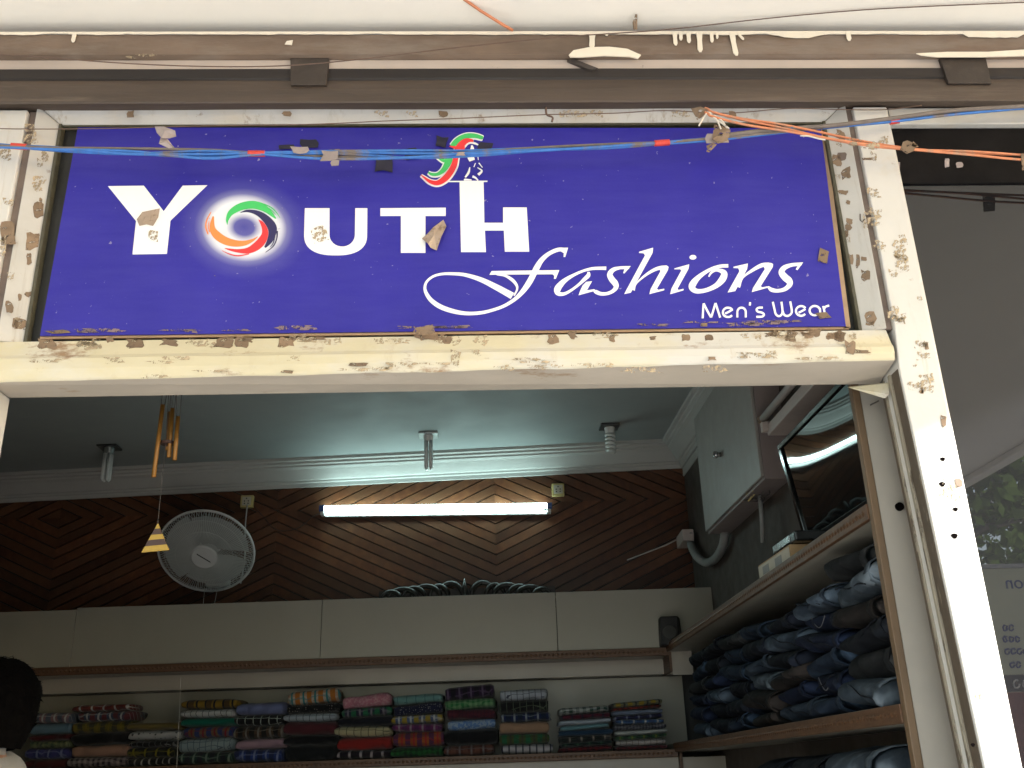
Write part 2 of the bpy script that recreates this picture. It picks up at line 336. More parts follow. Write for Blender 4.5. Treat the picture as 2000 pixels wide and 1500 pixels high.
# cloth: patterned shirts and denim
CL = {}
def cloth(kind, cols, sc=1.0):
    if kind != 'denim': cols = [tuple(v * .54 for v in c_) for c_ in cols]
    key = (kind, tuple(cols), sc)
    if key in CL: return CL[key]
    mt, n, b = newmat('cloth_' + kind); v = coords(n)
    sep = n.nodes.new('ShaderNodeSeparateXYZ'); n.links.new(v, sep.inputs[0])
    oi = n.nodes.new('ShaderNodeObjectInfo')
    x = math_(n, 'ADD', sep.outputs[0], oi.outputs['Random']); z = math_(n, 'ADD', sep.outputs[2], sep.outputs[1])
    def stripe(cc, per, width, ph=0):
        fr = math_(n, 'FRACT', math_(n, 'ADD', math_(n, 'DIVIDE', cc, per), ph + 20))
        return math_(n, 'LESS_THAN', fr, width)
    base = rgb(cols[0]); c = None
    if kind == 'plain': c = mixc(n, .0, cols[0], cols[0])
    elif kind == 'plaid':
        c = mixc(n, stripe(x, .062 * sc, .42), cols[0], cols[1])
        c = mixc(n, math_(n, 'MULTIPLY', stripe(z, .05 * sc, .4), .45), c, cols[1])
        c = mixc(n, stripe(x, .062 * sc, .16, .35), c, cols[2 % len(cols)])
        if len(cols) > 3: c = mixc(n, stripe(x, .124 * sc, .12, .6), c, cols[3])
        c = mixc(n, math_(n, 'MULTIPLY', stripe(z, .05 * sc, .14, .3), .5), c, cols[2 % len(cols)])
    elif kind == 'grid':
        c = mixc(n, math_(n, 'MAXIMUM', stripe(x, .032 * sc, .11), stripe(z, .030 * sc, .11)), cols[0], cols[1])
    elif kind == 'stripe':
        c = mixc(n, stripe(x, .036 * sc, .22), cols[0], cols[1])
        if len(cols) > 2: c = mixc(n, stripe(x, .072 * sc, .3, .4), c, cols[2])
    elif kind == 'gingham':
        c = mixc(n, math_(n, 'MULTIPLY', math_(n, 'ADD', stripe(x, .028 * sc, .5), stripe(z, .028 * sc, .5)), .5), cols[0], cols[1])
    elif kind == 'dots':
        vo = n.nodes.new('ShaderNodeTexVoronoi'); vo.inputs['Scale'].default_value = 75 / sc; vo.inputs['Randomness'].default_value = .45; n.links.new(v, vo.inputs['Vector'])
        c = mixc(n, math_(n, 'LESS_THAN', vo.outputs['Distance'], .22), cols[0], cols[1])
    elif kind == 'floral':
        c = mixc(n, ramp(n, noise_(n, v, 55 / sc, 3), [(.48, (0, 0, 0)), (.56, (1, 1, 1))]).outputs[0], cols[0], cols[1])
    elif kind == 'denim':
        f = noise_(n, v, 9 * sc, 3, .5); off = math_(n, 'ADD', f, math_(n, 'MULTIPLY', oi.outputs['Random'], .08))
        c = ramp(n, off, [(.40, cols[0]), (.53, tuple((p * 1.4 + q * .6) / 2 for p, q in zip(cols[0], cols[1]))), (.68, tuple(q * 1.7 for q in cols[1]))]).outputs[0]
        f2 = noise_(n, v, 90, 4); c = mixc(n, math_(n, 'MULTIPLY', f2, .25), c, tuple(q * 1.25 for q in cols[1]))
    n.links.new(c, b.inputs['Base Color']); b.inputs['Roughness'].default_value = .9; b.inputs['Sheen Weight'].default_value = 0 if kind == 'denim' else .1; b.inputs['Specular IOR Level'].default_value = .2
    bump(n, b, noise_(n, v, 35, 4), .45, .006); CL[key] = mt; return mt

# ================================================================== the setting
D = 2.25                       # plane of the shop front
SD, WD = 5.39, 5.80            # shelf front and wood wall, metres along the camera's heading
XS, XW = 1.031, 1.31           # side shelf front, right wall
FLOOR = 0.20
def structure(mb, name, mat, parent=None):
    o = mb.build(name, mat, parent)
    if not parent: o['kind'] = 'structure'
    return o
structure(MB().add([(-90, -90, 0), (90, -90, 0), (90, 90, 0), (-90, 90, 0)], [(0, 1, 2, 3)]), 'ground', M['ground'])
structure(MB().box(-9, 9, -3.6, 2.2, -.05, .06), 'pavement', M['pavement'])
structure(MB().box(-3.6, 3.3, 2.21, 7, 0, FLOOR), 'shop_floor', M['floor'])

# canopy: cream soffit, downstand edge beam on its right side
SOF = PY(800, 62, D).z
can = root('canopy', (0, -.4, SOF), 'cream plastered canopy soffit above the brown beams over the shop front', 'canopy')
MB().box(-9, 3.95, -3.2, D + .02, SOF, SOF + .25).build('soffit', M['cream'], can)
MB().box(3.85, 3.951, -3.2, D + .01, SOF - .05, SOF - .002).build('edge_beam', M['cream'], can, bevel=.01)
# building wall around the shop front (left of the left post, above)
wl = root('building_wall', (-5, D + .2, 0), 'plain plastered wall of the building beside the left shop post', 'wall')
MB().box(-9, -1.62, D + .03, D + .3, 0, SOF - .002).build('wall_panel', M['wall_ext'], wl)
MB().box(3.4, 9, D + .03, D + .3, 0, SOF - .002).build('wall_panel', M['wall_ext'], wl)
MB().box(-1.62, 3.4, D + .10, D + .3, 3.262, SOF - .002).build('wall_panel', M['cream'], wl)

# ------------------------------------------------------------------ beams over the sign
def prof_beam(name, pts, mat, parent, x0=-3, x1=4.4, bev=0):
    """pts: (y, z) closed profile swept along x, with a little sag and unevenness"""
    mb = MB(); xs = np.linspace(x0, x1, 60); n = len(pts)
    for i, x in enumerate(xs):
        for j, (yy, zz) in enumerate(pts):
            wv = noise.noise(Vector((x * 2.1, j * .7, 3.3))) * .0022
            mb.v.append(Vector((x, yy + wv, zz + wv + .0006 * noise.noise(Vector((x * 9, j, 0))))))
    for i in range(len(xs) - 1):
        for j in range(n): mb.f.append((i * n + j, i * n + (j + 1) % n, (i + 1) * n + (j + 1) % n, (i + 1) * n + j))
    mb.f += [tuple(range(n)), tuple((len(xs) - 1) * n + j for j in range(n - 1, -1, -1))]
    return mb.build(name, mat, parent)
YB = D - .045
zb_t, zb_f = PY(800, 66, YB).z, PY(800, 106, YB).z
ub = root('concrete_beam', (0, D, zb_f), 'brown painted concrete beam with cream paint drips, just under the soffit', 'beam')
prof_beam('beam_body', [(YB, zb_f), (YB + .004, zb_t), (D + .1, zb_t), (D + .1, zb_f + .004), (YB + .012, zb_f - .004)], M['brown_beam'], ub)
# cream paint along the beam's top edge and its runs
def face_patch(pix, ypl, mat, name, parent, thick=.0015):
    pts = [PY(x, y, ypl) for x, y in pix]
    return MB().prism(pts, (0, thick, 0)).build(name, mat, parent)
edge = [(-40, 62)] + [(x, 66.5 + 3.0 * noise.noise(Vector((x * .013, 1, 0))) + 1.6 * noise.noise(Vector((x * .07, 5, 0))) + (7 if 1500 < x < 1610 else 0) * sin(pi * (x - 1500) / 110) + (6 if 1880 < x < 1990 else 0)) for x in range(-40, 2060, 12)] + [(2060, 60)]
face_patch(edge, YB - .0025, M['drip'], 'paint_edge', ub)
def drip(x, y0, y1, w, lean=0):
    pts = [(x - w * .6, y0), (x - w * .45 + lean * .3, y0 + (y1 - y0) * .4), (x - w * .5 + lean * .8, y1 - w * .5), (x - w * .2 + lean, y1), (x + w * .25 + lean, y1), (x + w * .5 + lean * .8, y1 - w * .5), (x + w * .45 + lean * .3, y0 + (y1 - y0) * .4), (x + w * .6, y0)]
    face_patch(pts, YB - .004, M['drip'], 'paint_drip', ub, .0025)
for d in ((145, 64, 82, 8, -3), (1157, 64, 94, 11, -1), (1318, 64, 88, 8, 2), (1330, 64, 78, 7, 0), (1345, 64, 83, 8, 1), (1366, 64, 101, 10, 2), (1390, 64, 82, 7, 1), (1401, 64, 75, 5, 0), (1430, 64, 108, 10, 9), (1443, 64, 77, 6, 9), (1657, 62, 79, 9, 2), (1185, 64, 69, 8, 0)):
    drip(*d)
face_patch([(1111, 107), (1120, 98), (1150, 92), (1190, 91), (1225, 95), (1252, 107), (1246, 114), (1230, 110), (1180, 108), (1135, 111), (1114, 111)], YB - .006, M['drip'], 'paint_patch', ub, .004)
face_patch([(1790, 104), (1850, 101), (1930, 101), (2010, 96), (2030, 108), (1920, 111), (1830, 111), (1800, 108)], YB - .005, M['drip'], 'paint_patch', ub, .003)
face_patch([(245, 110), (265, 106), (300, 104), (306, 107), (280, 111), (255, 114)], YB - .005, M['tape_pale'], 'paint_patch', ub, .003)
face_patch([(560, 80), (572, 78), (570, 87), (556, 86)], YB - .005, M['drip'], 'paint_patch', ub, .003)
# cream wall strip between the two beams
zs0 = PY(800, 137, D).z
YST = PZ(800, 118, zb_f - .004).y
zs0 = PY(800, 136, YST).z
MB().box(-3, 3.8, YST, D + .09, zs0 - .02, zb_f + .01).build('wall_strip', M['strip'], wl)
# steel channel under it: web coloured darker than the sloping lower flange
YC = D - .035
z1, z2, z3, z4 = PY(800, 135, D - .01).z, PY(800, 168, D).z, PY(800, 200, YC).z, PY(800, 211, D).z
ch = root('steel_channel', (0, D, z4), 'dark brown painted steel channel running right above the blue sign', 'beam')
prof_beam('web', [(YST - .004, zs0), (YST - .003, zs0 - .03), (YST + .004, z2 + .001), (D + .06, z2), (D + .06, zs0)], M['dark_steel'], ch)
prof_beam('flange', [(YST + .003, z2 + .004), (YST - .002, z2 - .012), (YC + .004, z2 - .034), (YC, z3 + .004), (YC + .002, z3), (YC + .004, z4 + .003), (D + .06, z4 + .003), (D + .06, z2)], M['flange'], ch)
for x0, x1 in ((567, 643), (1838, 1928)):
    a, b_ = PY(x0, 150, D - .02).x, PY(x1, 150, D - .02).x
    yp, yq = YST - .012, YC - .004
    MB().hexa([(a + .006, yq, z2 - .026), (b_ - .004, yq, z2 - .026), (b_ - .004, yq + .02, z2 - .022), (a + .006, yq + .02, z2 - .022), (a, yp, zb_f - .005), (b_, yp, zb_f - .005), (b_, yp + .02, zb_f - .005), (a, yp + .02, zb_f - .005)]).build('bracket_plate', M['bracket'], ch, bevel=.002)
MB().prism([PY(*p, YST - .012) for p in ((1108, 117), (1122, 115), (1168, 133), (1160, 136), (1148, 134))], (0, .01, 0)).build('black_strap', M['iron'], ch)

# ================================================================== shop-front frame
LX, RX = PY(84, 450, D + .028).x, PY(1647, 450, D + .028).x                         # inner edges of the sign surround
ZT, ZB = PY(800, 241, D + .028).z, PY(800, 656, D + .010).z  # top / bottom of the sign opening
BWD = .058
fr = root('shopfront_frame', (0, D + .05, FLOOR), 'worn white painted shop-front frame of posts, beads and lintel around the blue sign', 'door frame')
tl, tr, bl, br = (LX, ZT), (RX, ZT), (LX, ZB), (RX, ZB)
otl, otr, obl, obr = (LX - BWD, ZT + .048), (RX + BWD, ZT + .048), (LX - BWD, ZB), (RX + BWD, ZB)
def bead(i0, i1, o0, o1, name='bead'):
    yi, yo = D + .028, D + .002
    a = [(i0[0], yi, i0[1]), (i1[0], yi, i1[1]), (o1[0], yo, o1[1]), (o0[0], yo, o0[1])]
    b = [(p[0], D + .07, p[2]) for p in a]
    MB().hexa(a + b).build(name, M['frame'], fr, bevel=.003)
e = .001
bead((LX, ZT), (RX, ZT), otl, otr); bead((LX, ZB), (LX, ZT - e), obl, (otl[0], otl[1] - e)); bead((RX, ZB), (RX, ZT - e), obr, (otr[0], otr[1] - e))
# dark gasket line on the inner edge of the beads
MB().box(LX - .002, LX + .006, D + .024, D + .05, ZB, ZT).build('gasket', M['gasket'], fr)
MB().box(RX - .006, RX + .002, D + .024, D + .05, ZB, ZT).build('gasket', M['gasket'], fr)
MB().box(LX + .007, RX - .007, D + .030, D + .05, ZT - .005, ZT + .002).build('gasket', M['gasket'], fr)
# left post and right pillar, with the grooves that separate them from the beads
GL, GR = LX - BWD, RX + BWD
MB().box(GL - .020, GL - .001, D + .010, D + .07, ZB, z4 - .002).build('groove_strip', M['groove'], fr)
MB().box(GR + .001, GR + .017, D + .010, D + .07, ZB, z4 - .002).build('groove_strip', M['groove'], fr)
zpt = z4 - .004
LU = PY(800, 765, D + .12).z                   # underside of the lintel
def zz(py): return PY(1800, py, D).z
PLt, PLb = PY(1752, 705, D).x, PY(1900, 1400, D).x
PRt, PRb = PY(1832, 700, D).x, PY(1972, 1400, D).x
za, zc = zz(705), zz(1400); sl = (PLb - PLt) / (zc - za)
xl = lambda z: PLt + sl * (z - za)
bev = .012
# pillar front (with a bevelled right arris)
def pillar():
    mb = MB(); zl = [FLOOR - .14, za - .02, za + .10, zpt]
    secs = []
    for i, z in enumerate(zl):
        x0 = xl(z) if i < 2 else GR + .018
        x1 = PRt + .004
        secs.append([(x0, D - .004, z), (x1 - .008, D - .004, z), (x1, D + .006, z), (x1, D + .10, z), (x0, D + .10, z)])
    n = 5
    for i in range(4): mb.v += [Vector(p) for p in secs[i]]
    for i in range(3):
        for j in range(n): mb.f.append((i * n + j, i * n + (j + 1) % n, (i + 1) * n + (j + 1) % n, (i + 1) * n + j))
    mb.f += [tuple(range(n)), tuple(3 * n + j for j in range(n - 1, -1, -1))]
    return mb.build('pillar', M['pillar'], fr, bevel=.003)
pillar()
MB().box(-1.62, GL - .021, D - .004, D + .10, ZB - .04, zpt).build('post', M['pillar'], fr, bevel=.004)
MB().box(-1.62, PY(20, 780, D + .12).x, D - .003, D + .12, FLOOR - .14, LU - .002).build('post', M['pillar'], fr, bevel=.004)
# lintel: sloping ledge, yellowed front band, white lower band with a chipped edge, grey underside
zl1, zl2, zl3 = PY(800, 690, D - .012).z, PY(800, 727, D - .014).z, None
def lintel():
    mb = MB(); xs = np.linspace(-1.62, PY(1748, 700, D).x - .004, 70); P = 7
    for i, x in enumerate(xs):
        t = (x - LX) / (PLt - LX); zf = PY(0, 747, D).z * (1 - t) + PY(1745, 704, D).z * t
        ch_ = .0035 * noise.noise(Vector((x * 6, 0, 0))) + .002 * noise.noise(Vector((x * 25, 3, 0)))
        w1 = .002 * noise.noise(Vector((x * 3, 7, 0)))
        pr = [(D + .05, ZB + .002), (D + .012, ZB - .001), (D - .004, zl1 + .012 + w1), (D - .012, zl1 + w1), (D - .013, (zl1 + zf) / 2), (D - .006, zf + ch_ + .004), (D - .002, zf + ch_)]
        mb.v += [Vector((x, a, b)) for a, b in pr]
    for i in range(len(xs) - 1):
        for j in range(P - 1): mb.f.append((i * P + j, i * P + j + 1, (i + 1) * P + j + 1, (i + 1) * P + j))
    return mb.build('lintel', M['lintel'], fr, smooth=False)
lintel()
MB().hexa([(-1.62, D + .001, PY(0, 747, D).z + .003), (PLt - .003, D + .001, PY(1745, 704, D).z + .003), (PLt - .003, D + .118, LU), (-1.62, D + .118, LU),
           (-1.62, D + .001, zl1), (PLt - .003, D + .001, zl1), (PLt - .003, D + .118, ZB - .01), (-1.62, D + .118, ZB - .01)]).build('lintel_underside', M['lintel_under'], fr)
# jamb: dark brown reveal of the pillar made of two ridged strips
def strip(name, x_off0, x_off1, y0, y1, mat, zt=None):
    zb_, zt_ = FLOOR - .14, (zt or LU - .003)
    MB().hexa([(xl(zb_) + x_off0, y0, zb_), (xl(zb_) + x_off1, y0, zb_), (xl(zb_) + x_off1, y1, zb_), (xl(zb_) + x_off0, y1, zb_),
               (xl(zt_) + x_off0, y0, zt_), (xl(zt_) + x_off1, y0, zt_), (xl(zt_) + x_off1, y1, zt_), (xl(zt_) + x_off0, y1, zt_)]).build(name, mat, fr, bevel=.002)
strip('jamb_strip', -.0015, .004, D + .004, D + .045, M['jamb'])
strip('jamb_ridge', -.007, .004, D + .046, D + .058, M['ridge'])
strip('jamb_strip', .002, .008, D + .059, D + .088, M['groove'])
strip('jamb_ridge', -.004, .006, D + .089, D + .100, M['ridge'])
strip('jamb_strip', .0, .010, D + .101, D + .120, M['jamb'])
# triangular corner gusset and a nail in the corner of the opening
MB().prism([PY(1658, 757, D + .10), PY(1735, 748, D + .07), PY(1737, 770, D + .06), PY(1728, 778, D + .07)], (.0, .012, .006)).build('corner_gusset', M['lintel'], fr)
MB().tube([PY(1700, 791, D + .09), PY(1716, 783, D + .10)], .002, 6).build('nail', M['iron'], fr)
# screw holes in the pillar
for x, y, rr_ in ((1841, 897, 5), (1840, 946, 6), (1866, 995, 5), (1864, 1047, 6.5), (1900, 1455, 4)):
    c_ = PY(x, y, D - .004); s_ = rr_ / FPX * 2.3
    MB().prism([c_ + Vector((cos(a) * s_ * (1 + .25 * sin(3 * a)), -.0012, sin(a) * s_ * .85)) for a in np.linspace(0, 2 * pi, 11)[:-1]], (0, .001, 0)).build('screw_hole', M['hole'], fr)

# tape scraps, glue residue and chips on the frame
def blob(cx, cy, wx, wy, k=7, jag=.35, rot=0):
    out = []
    for i in range(k):
        a = 2 * pi * i / k; q = 1 - jag * random.random()
        sx = max(-1, min(1, 1.35 * cos(a))) * q; sy = max(-1, min(1, 1.35 * sin(a))) * q
        out.append((cx + wx / 2 * (sx * cos(rot) - sy * sin(rot)), cy + wy / 2 * (sx * sin(rot) + sy * cos(rot))))
    return out
def plane_patch(pix, n_, p_, mat, name, parent, thick=.0007):
    n_ = Vector(n_).normalized(); d_ = n_.dot(Vector(p_)) + .0009
    return MB().prism([onp(x, y, n_, d_) for x, y in pix], n_ * -thick).build(name, mat, parent)
BN_L = ((.026, -BWD, 0), (LX, D + .028, 0)); BN_R = ((-.026, -BWD, 0), (RX, D + .028, 0))
LN = ((0, -(ZB - .001 - zl1 - .012), .016), (0, D + .012, ZB - .001))
def scrap(cx, cy, wx, wy, mat='tape', ypl=None, k=11, jag=.38, rot=0, name='tape_scrap', parent=None):
    if isinstance(ypl, tuple): return plane_patch(blob(cx, cy, wx, wy, k, jag, rot), ypl[0], ypl[1], M[mat], name, parent or fr)
    face_patch(blob(cx, cy, wx, wy, k, jag, rot), ypl if ypl is not None else D - .0052, M[mat], name, parent or fr, .0006)
# on the left bead (slanted plane ~ D+.012) and post
for a in ((75, 410, 22, 34, 'tape', BN_L), (62, 470, 30, 40, 'tape', BN_L), (57, 505, 12, 26, 'tape', BN_L), (38, 632, 34, 26, 'tape', BN_L), (15, 395, 26, 20, 'tape_pale', None), (14, 455, 34, 60, 'tape', None), (5, 480, 20, 50, 'tape_pale', None), (60, 262, 30, 44, 'tape_pale', D - .003), (18, 600, 18, 30, 'tape', None), (10, 300, 26, 30, 'tape_pale', None), (20, 540, 20, 24, 'tape_pale', None)):
    scrap(*a)
# bottom ledge
for x, wd in ((93, 44), (175, 64), (265, 46), (440, 50), (475, 34), (560, 38), (640, 20), (890, 28), (940, 34), (1080, 26), (1195, 16), (1340, 20), (1385, 22), (1545, 26), (1640, 26), (1665, 20), (410, 24), (740, 22), (1480, 16)):
    y = 672 - (x - 100) * .0105
    scrap(x, y, wd, 24 if wd > 22 else 16, random.choice(['tape', 'tape', 'tape_pale']), LN, jag=.45, rot=random.uniform(-.2, .2))
for x, y, wd, h in ((890, 700, 26, 40), (930, 688, 20, 16), (1685, 686, 40, 9), (300, 735, 60, 8), (1660, 678, 24, 30), (700, 712, 40, 8), (1390, 700, 20, 10), (560, 726, 36, 7), (350, 700, 70, 10), (1130, 712, 44, 7)):
    scrap(x, y, wd, h, random.choice(['tape_pale', 'tape']), D - .0148, jag=.5)
for x, y in ((300, 771), (480, 768), (1060, 763), (1490, 752)):
    pass
rs_ = random.Random(21)
for _ in range(26):
    x = rs_.uniform(60, 1700); wd = rs_.uniform(14, 60); scrap(x, 668 - (x - 100) * .0105 + rs_.uniform(-5, 7), wd, rs_.uniform(8, 24), rs_.choice(['tape', 'tape_pale', 'tape_pale']), LN, k=14, jag=.55, rot=rs_.uniform(-.15, .15))
for _ in range(22):
    x = rs_.uniform(20, 1720); scrap(x, 706 + rs_.uniform(-10, 24) - x * .006, rs_.uniform(24, 110), rs_.uniform(5, 16), 'tape_pale', D - .0148, k=16, jag=.6)
for _ in range(16):
    z_ = rs_.uniform(250, 640); scrap(1632 + (z_ - 250) * .155 + rs_.uniform(-12, 12), z_, rs_.uniform(8, 26), rs_.uniform(8, 30), rs_.choice(['tape', 'tape_pale']), BN_R, k=12, jag=.5)
for _ in range(12):
    z_ = rs_.uniform(300, 640); scrap(100 - (z_ - 250) * .165 + rs_.uniform(-12, 12), z_, rs_.uniform(8, 24), rs_.uniform(8, 34), rs_.choice(['tape', 'tape_pale']), BN_L, k=12, jag=.5)
for _ in range(18):
    z_ = rs_.uniform(260, 820); scrap(1690 + (z_ - 250) * .20 + rs_.uniform(-18, 40), z_, rs_.uniform(8, 40), rs_.uniform(8, 40), 'tape_pale', None, k=14, jag=.55)
# right bead and pillar
for a in ((1645, 306, 22, 18, 'groove', BN_R), (1694, 310, 24, 5, 'tape', None), (1710, 372, 12, 8, 'tape_pale', None), (1738, 335, 10, 30, 'tape', D + .003), (1703, 425, 40, 46, 'tape_pale', None), (1688, 505, 14, 10, 'tape', BN_R), (1690, 538, 20, 24, 'tape', BN_R), (1700, 622, 26, 30, 'tape', BN_R), (1762, 512, 34, 40, 'tape_pale', None), (1732, 405, 8, 30, 'tape', D + .004), (1745, 615, 26, 40, 'tape_pale', None), (1810, 676, 8, 16, 'tape', None), (1810, 748, 42, 40, 'tape_pale', None), (1800, 765, 10, 8, 'tape', None), (1843, 823, 12, 26, 'tape', None), (1855, 960, 54, 40, 'tape_pale', None), (1872, 944, 18, 20, 'tape', None), (1836, 935, 30, 10, 'tape_pale', None), (1912, 1362, 26, 20, 'tape_pale', None), (1905, 1385, 12, 8, 'tape_pale', None), (1938, 1338, 12, 10, 'tape_pale', None)):
    scrap(*a)
MB().tube([PY(1680, 418, D - .006), PY(1680, 430, D - .012), PY(1684, 434, D - .014), PY(1688, 428, D - .012)], .0016, 6).build('wire_hook', M['iron'], fr)

# black band and tinted pane of the window to the right of the pillar
wn = root('shop_window', (2.2, D + .03, 0), 'dark tinted shop window mirroring trees and a signboard, right of the white pillar', 'window')
wx0, wx1 = PRt + .006, 3.39
zw = PY(1850, 241, D).z
MB().box(wx0, wx1, D + .030, D + .036, .42, zw).build('pane', M['glass'], wn)
MB().box(wx0, wx1, D + .004, D + .09, zw + .001, z4 - .002).build('top_rail', M['frame'], wn, bevel=.003)
MB().box(wx0, wx1, D + .0, D + .09, .06, .42).build('sill', M['pavement'], wn, bevel=.004)
MB().box(wx0, wx1, D + .022, D + .0285, PY(1850, 357, D + .022).z, zw - .002).build('black_band', M['band_black'], wn)
for x, y, wd, h in ((1850, 318, 10, 20), (1874, 322, 16, 14), (1750, 330, 18, 40)):
    scrap(x, y, wd, h, 'tape_clear', D + .020, name='tape_scrap', parent=wn)

# ================================================================== the sign
YS = D + .030
sg = root('sign_board', (0, YS, ZB), 'blue shop sign board with white lettering and colourful swirl emblem over the doorway', 'sign')
def sp(x, y, k=0): p = PY(x, y, YS); return Vector((p.x, YS - k, p.z))
corner = [sp(78, 656), sp(1652, 637), sp(1603, 250), sp(152, 249)]
GC = sp(477, 444)
def sign_mat():
    mt, n, b = newmat('blue_flex_print'); tc = n.nodes.new('ShaderNodeTexCoord'); sep = n.nodes.new('ShaderNodeSeparateXYZ'); n.links.new(tc.outputs['Object'], sep.inputs[0])
    O = Vector((GC.x, 0, GC.z)); rx = (sp(477 + 80, 444).x - GC.x); rz = (sp(477, 444 - 63).z - GC.z)
    dx = math_(n, 'DIVIDE', sep.outputs[0], rx); dz = math_(n, 'DIVIDE', sep.outputs[2], rz)
    # halo is slanted a little, as printed
    dx2 = math_(n, 'ADD', dx, math_(n, 'MULTIPLY', dz, .12))
    d = math_(n, 'SQRT', math_(n, 'ADD', math_(n, 'MULTIPLY', dx2, dx2), math_(n, 'MULTIPLY', dz, dz)))
    halo = ramp(n, math_(n, 'DIVIDE', d, 1.6), [(.0, (.05,) * 3), (.15, (.10,) * 3), (.27, (.85,) * 3), (.50, (.95,) * 3), (.57, (.66,) * 3), (.65, (.18,) * 3), (.76, (.04,) * 3), (1, (0,) * 3)]).outputs[0]
    v = tc.outputs['Object']
    mot = noise_(n, v, 5, 5); fine = noise_(n, v, 160, 3)
    c = ramp(n, mot, [(.3, (.012, .0085, .245)), (.7, (.019, .014, .285))]).outputs[0]
    c = mixc(n, math_(n, 'MULTIPLY', fine, .10), c, (.10, .09, .36))
    c = mixc(n, halo, c, (.80, .82, .85))
    # dust lying on the sheet: denser towards the lower edge, in streaks of its own
    mp = n.nodes.new('ShaderNodeMapping'); mp.inputs['Scale'].default_value = (2, 1, 14); n.links.new(v, mp.inputs[0])
    du = ramp(n, noise_(n, mp.outputs[0], 3, 6), [(.35, (0, 0, 0)), (.8, (.12,) * 3)]).outputs[0]
    c = mixc(n, du, c, (.12, .11, .38))
    sp_ = ramp(n, noise_(n, v, 60, 2), [(.70, (0, 0, 0)), (.73, (.6,) * 3)]).outputs[0]
    c = mixc(n, sp_, c, (.35, .32, .42))
    n.links.new(c, b.inputs['Base Color'])
    n.links.new(ramp(n, noise_(n, v, 3), [(.3, (.36,) * 3), (.7, (.5,) * 3)]).outputs[0], b.inputs['Roughness'])
    b.inputs['Specular IOR Level'].default_value = .32
    bump(n, b, noise_(n, v, 2.2, 2), .35, .03); return mt
M['sign'] = sign_mat()
# wavy flex sheet as a subdivided slab
mb = MB(); nx, nz = 40, 12
for j in range(nz + 1):
    for i in range(nx + 1):
        u_, v_ = i / nx, j / nz
        p = (corner[0] * (1 - u_) + corner[1] * u_) * (1 - v_) + (corner[3] * (1 - u_) + corner[2] * u_) * v_
        mb.v.append(p)
for j in range(nz):
    for i in range(nx): mb.f.append((j * (nx + 1) + i, j * (nx + 1) + i + 1, (j + 1) * (nx + 1) + i + 1, (j + 1) * (nx + 1) + i))
k0 = len(mb.v); per = [i for i in range(nx + 1)] + [(j + 1) * (nx + 1) - 1 for j in range(1, nz + 1)] + [nz * (nx + 1) + i for i in range(nx - 1, -1, -1)] + [j * (nx + 1) for j in range(nz - 1, 0, -1)]
mb.v += [mb.v[i] + Vector((0, .004, 0)) for i in per]
for q in range(len(per)): mb.f.append((per[q], per[(q + 1) % len(per)], k0 + (q + 1) % len(per), k0 + q))
mb.build('panel', M['sign'], sg, at=GC)
MB().prism([sp(1600, 250) + Vector((0, .006, 0)), sp(1613, 250) + Vector((0, .006, 0)), sp(1663, 638) + Vector((0, .006, 0)), sp(1650, 640) + Vector((0, .006, 0))], (0, .006, 0)).build('board_edge', M['tan_board'], sg)
MB().prism([sp(76, 655) + Vector((0, .006, 0)), sp(1660, 636) + Vector((0, .006, 0)), sp(1660, 641) + Vector((0, .006, 0)), sp(76, 660) + Vector((0, .006, 0))], (0, .006, 0)).build('board_edge', M['tan_board'], sg)
MB().box(LX - .03, RX + .03, D + .048, D + .068, ZB - .01, ZT + .03).build('backing', M['black_recess'], sg)

LAY = [0]
def flat(polys, mat, name, base=.0012, label=None, th=.0012):
    mb = MB()
    for i, poly in enumerate(polys):
        mb.prism([sp(x, y, base + i * .0003) for x, y in poly], (0, th, 0))
    o = mb.build(name, mat, sg)
    if label: o['label'] = label
    return o
def rib_poly(pts, n=6):
    L, Rr = ribbon(pts, n); return L, Rr
def strokes(ribs, polys, mat, name, base=.0012, tf=lambda p: p, wsc=1, label=None, n=6):
    mb = MB(); k = 0
    for rb in ribs:
        q = [tf((x, y)) + (w_ * wsc,) for x, y, w_ in rb]; L, Rr = ribbon(q, n); m_ = len(L)
        off = base + k * .0003; k += 1
        a = [sp(x, y, off) for x, y in L] + [sp(x, y, off) for x, y in Rr]
        mb.add(a, [(i, i + 1, m_ + i + 1, m_ + i) for i in range(m_ - 1)])
        # thin rim so that the letter has an edge of its own
        bk = [p + Vector((0, .001, 0)) for p in a]; mb.add(a + bk, [(i, i + 1, 2 * m_ + i + 1, 2 * m_ + i) for i in range(m_ - 1)] + [(m_ + i + 1, m_ + i, 3 * m_ + i, 3 * m_ + i + 1) for i in range(m_ - 1)])
    for poly in polys:
        off = base + k * .0003; k += 1
        mb.prism([sp(*tf(p), off) for p in poly], (0, .001, 0))
    o = mb.build(name, mat, sg)
    if label: o['label'] = label
    return o
def arc(cx, cy, rx, ry, a0, a1, n=10): return [(cx + rx * cos(radians(a0 + (a1 - a0) * i / n)), cy + ry * sin(radians(a0 + (a1 - a0) * i / n))) for i in range(n + 1)]
W_ = M['print_white']
flat([[(211, 364), (281, 363), (320, 413), (357, 363), (405, 362), (333, 431), (326, 496), (259, 497), (266, 432)]], W_, 'letter', label='large white letter Y')
uo = [(595.6, 407), (643.6, 407), (643.6, 459)] + [(668.4 - 24.8 * cos(a), 459 + 23 * sin(a)) for a in np.linspace(.1, pi - .1, 14)] + [(693.2, 459), (694, 407), (717.5, 407), (717, 459)]
uo += [(655.5 + 61.5 * math.copysign(abs(cos(a)) ** .82, cos(a)), 459 + 40 * sin(a) ** .82) for a in np.linspace(.06, pi - .06, 26)] + [(594, 459)]
flat([uo], W_, 'letter', label='large white letter U')
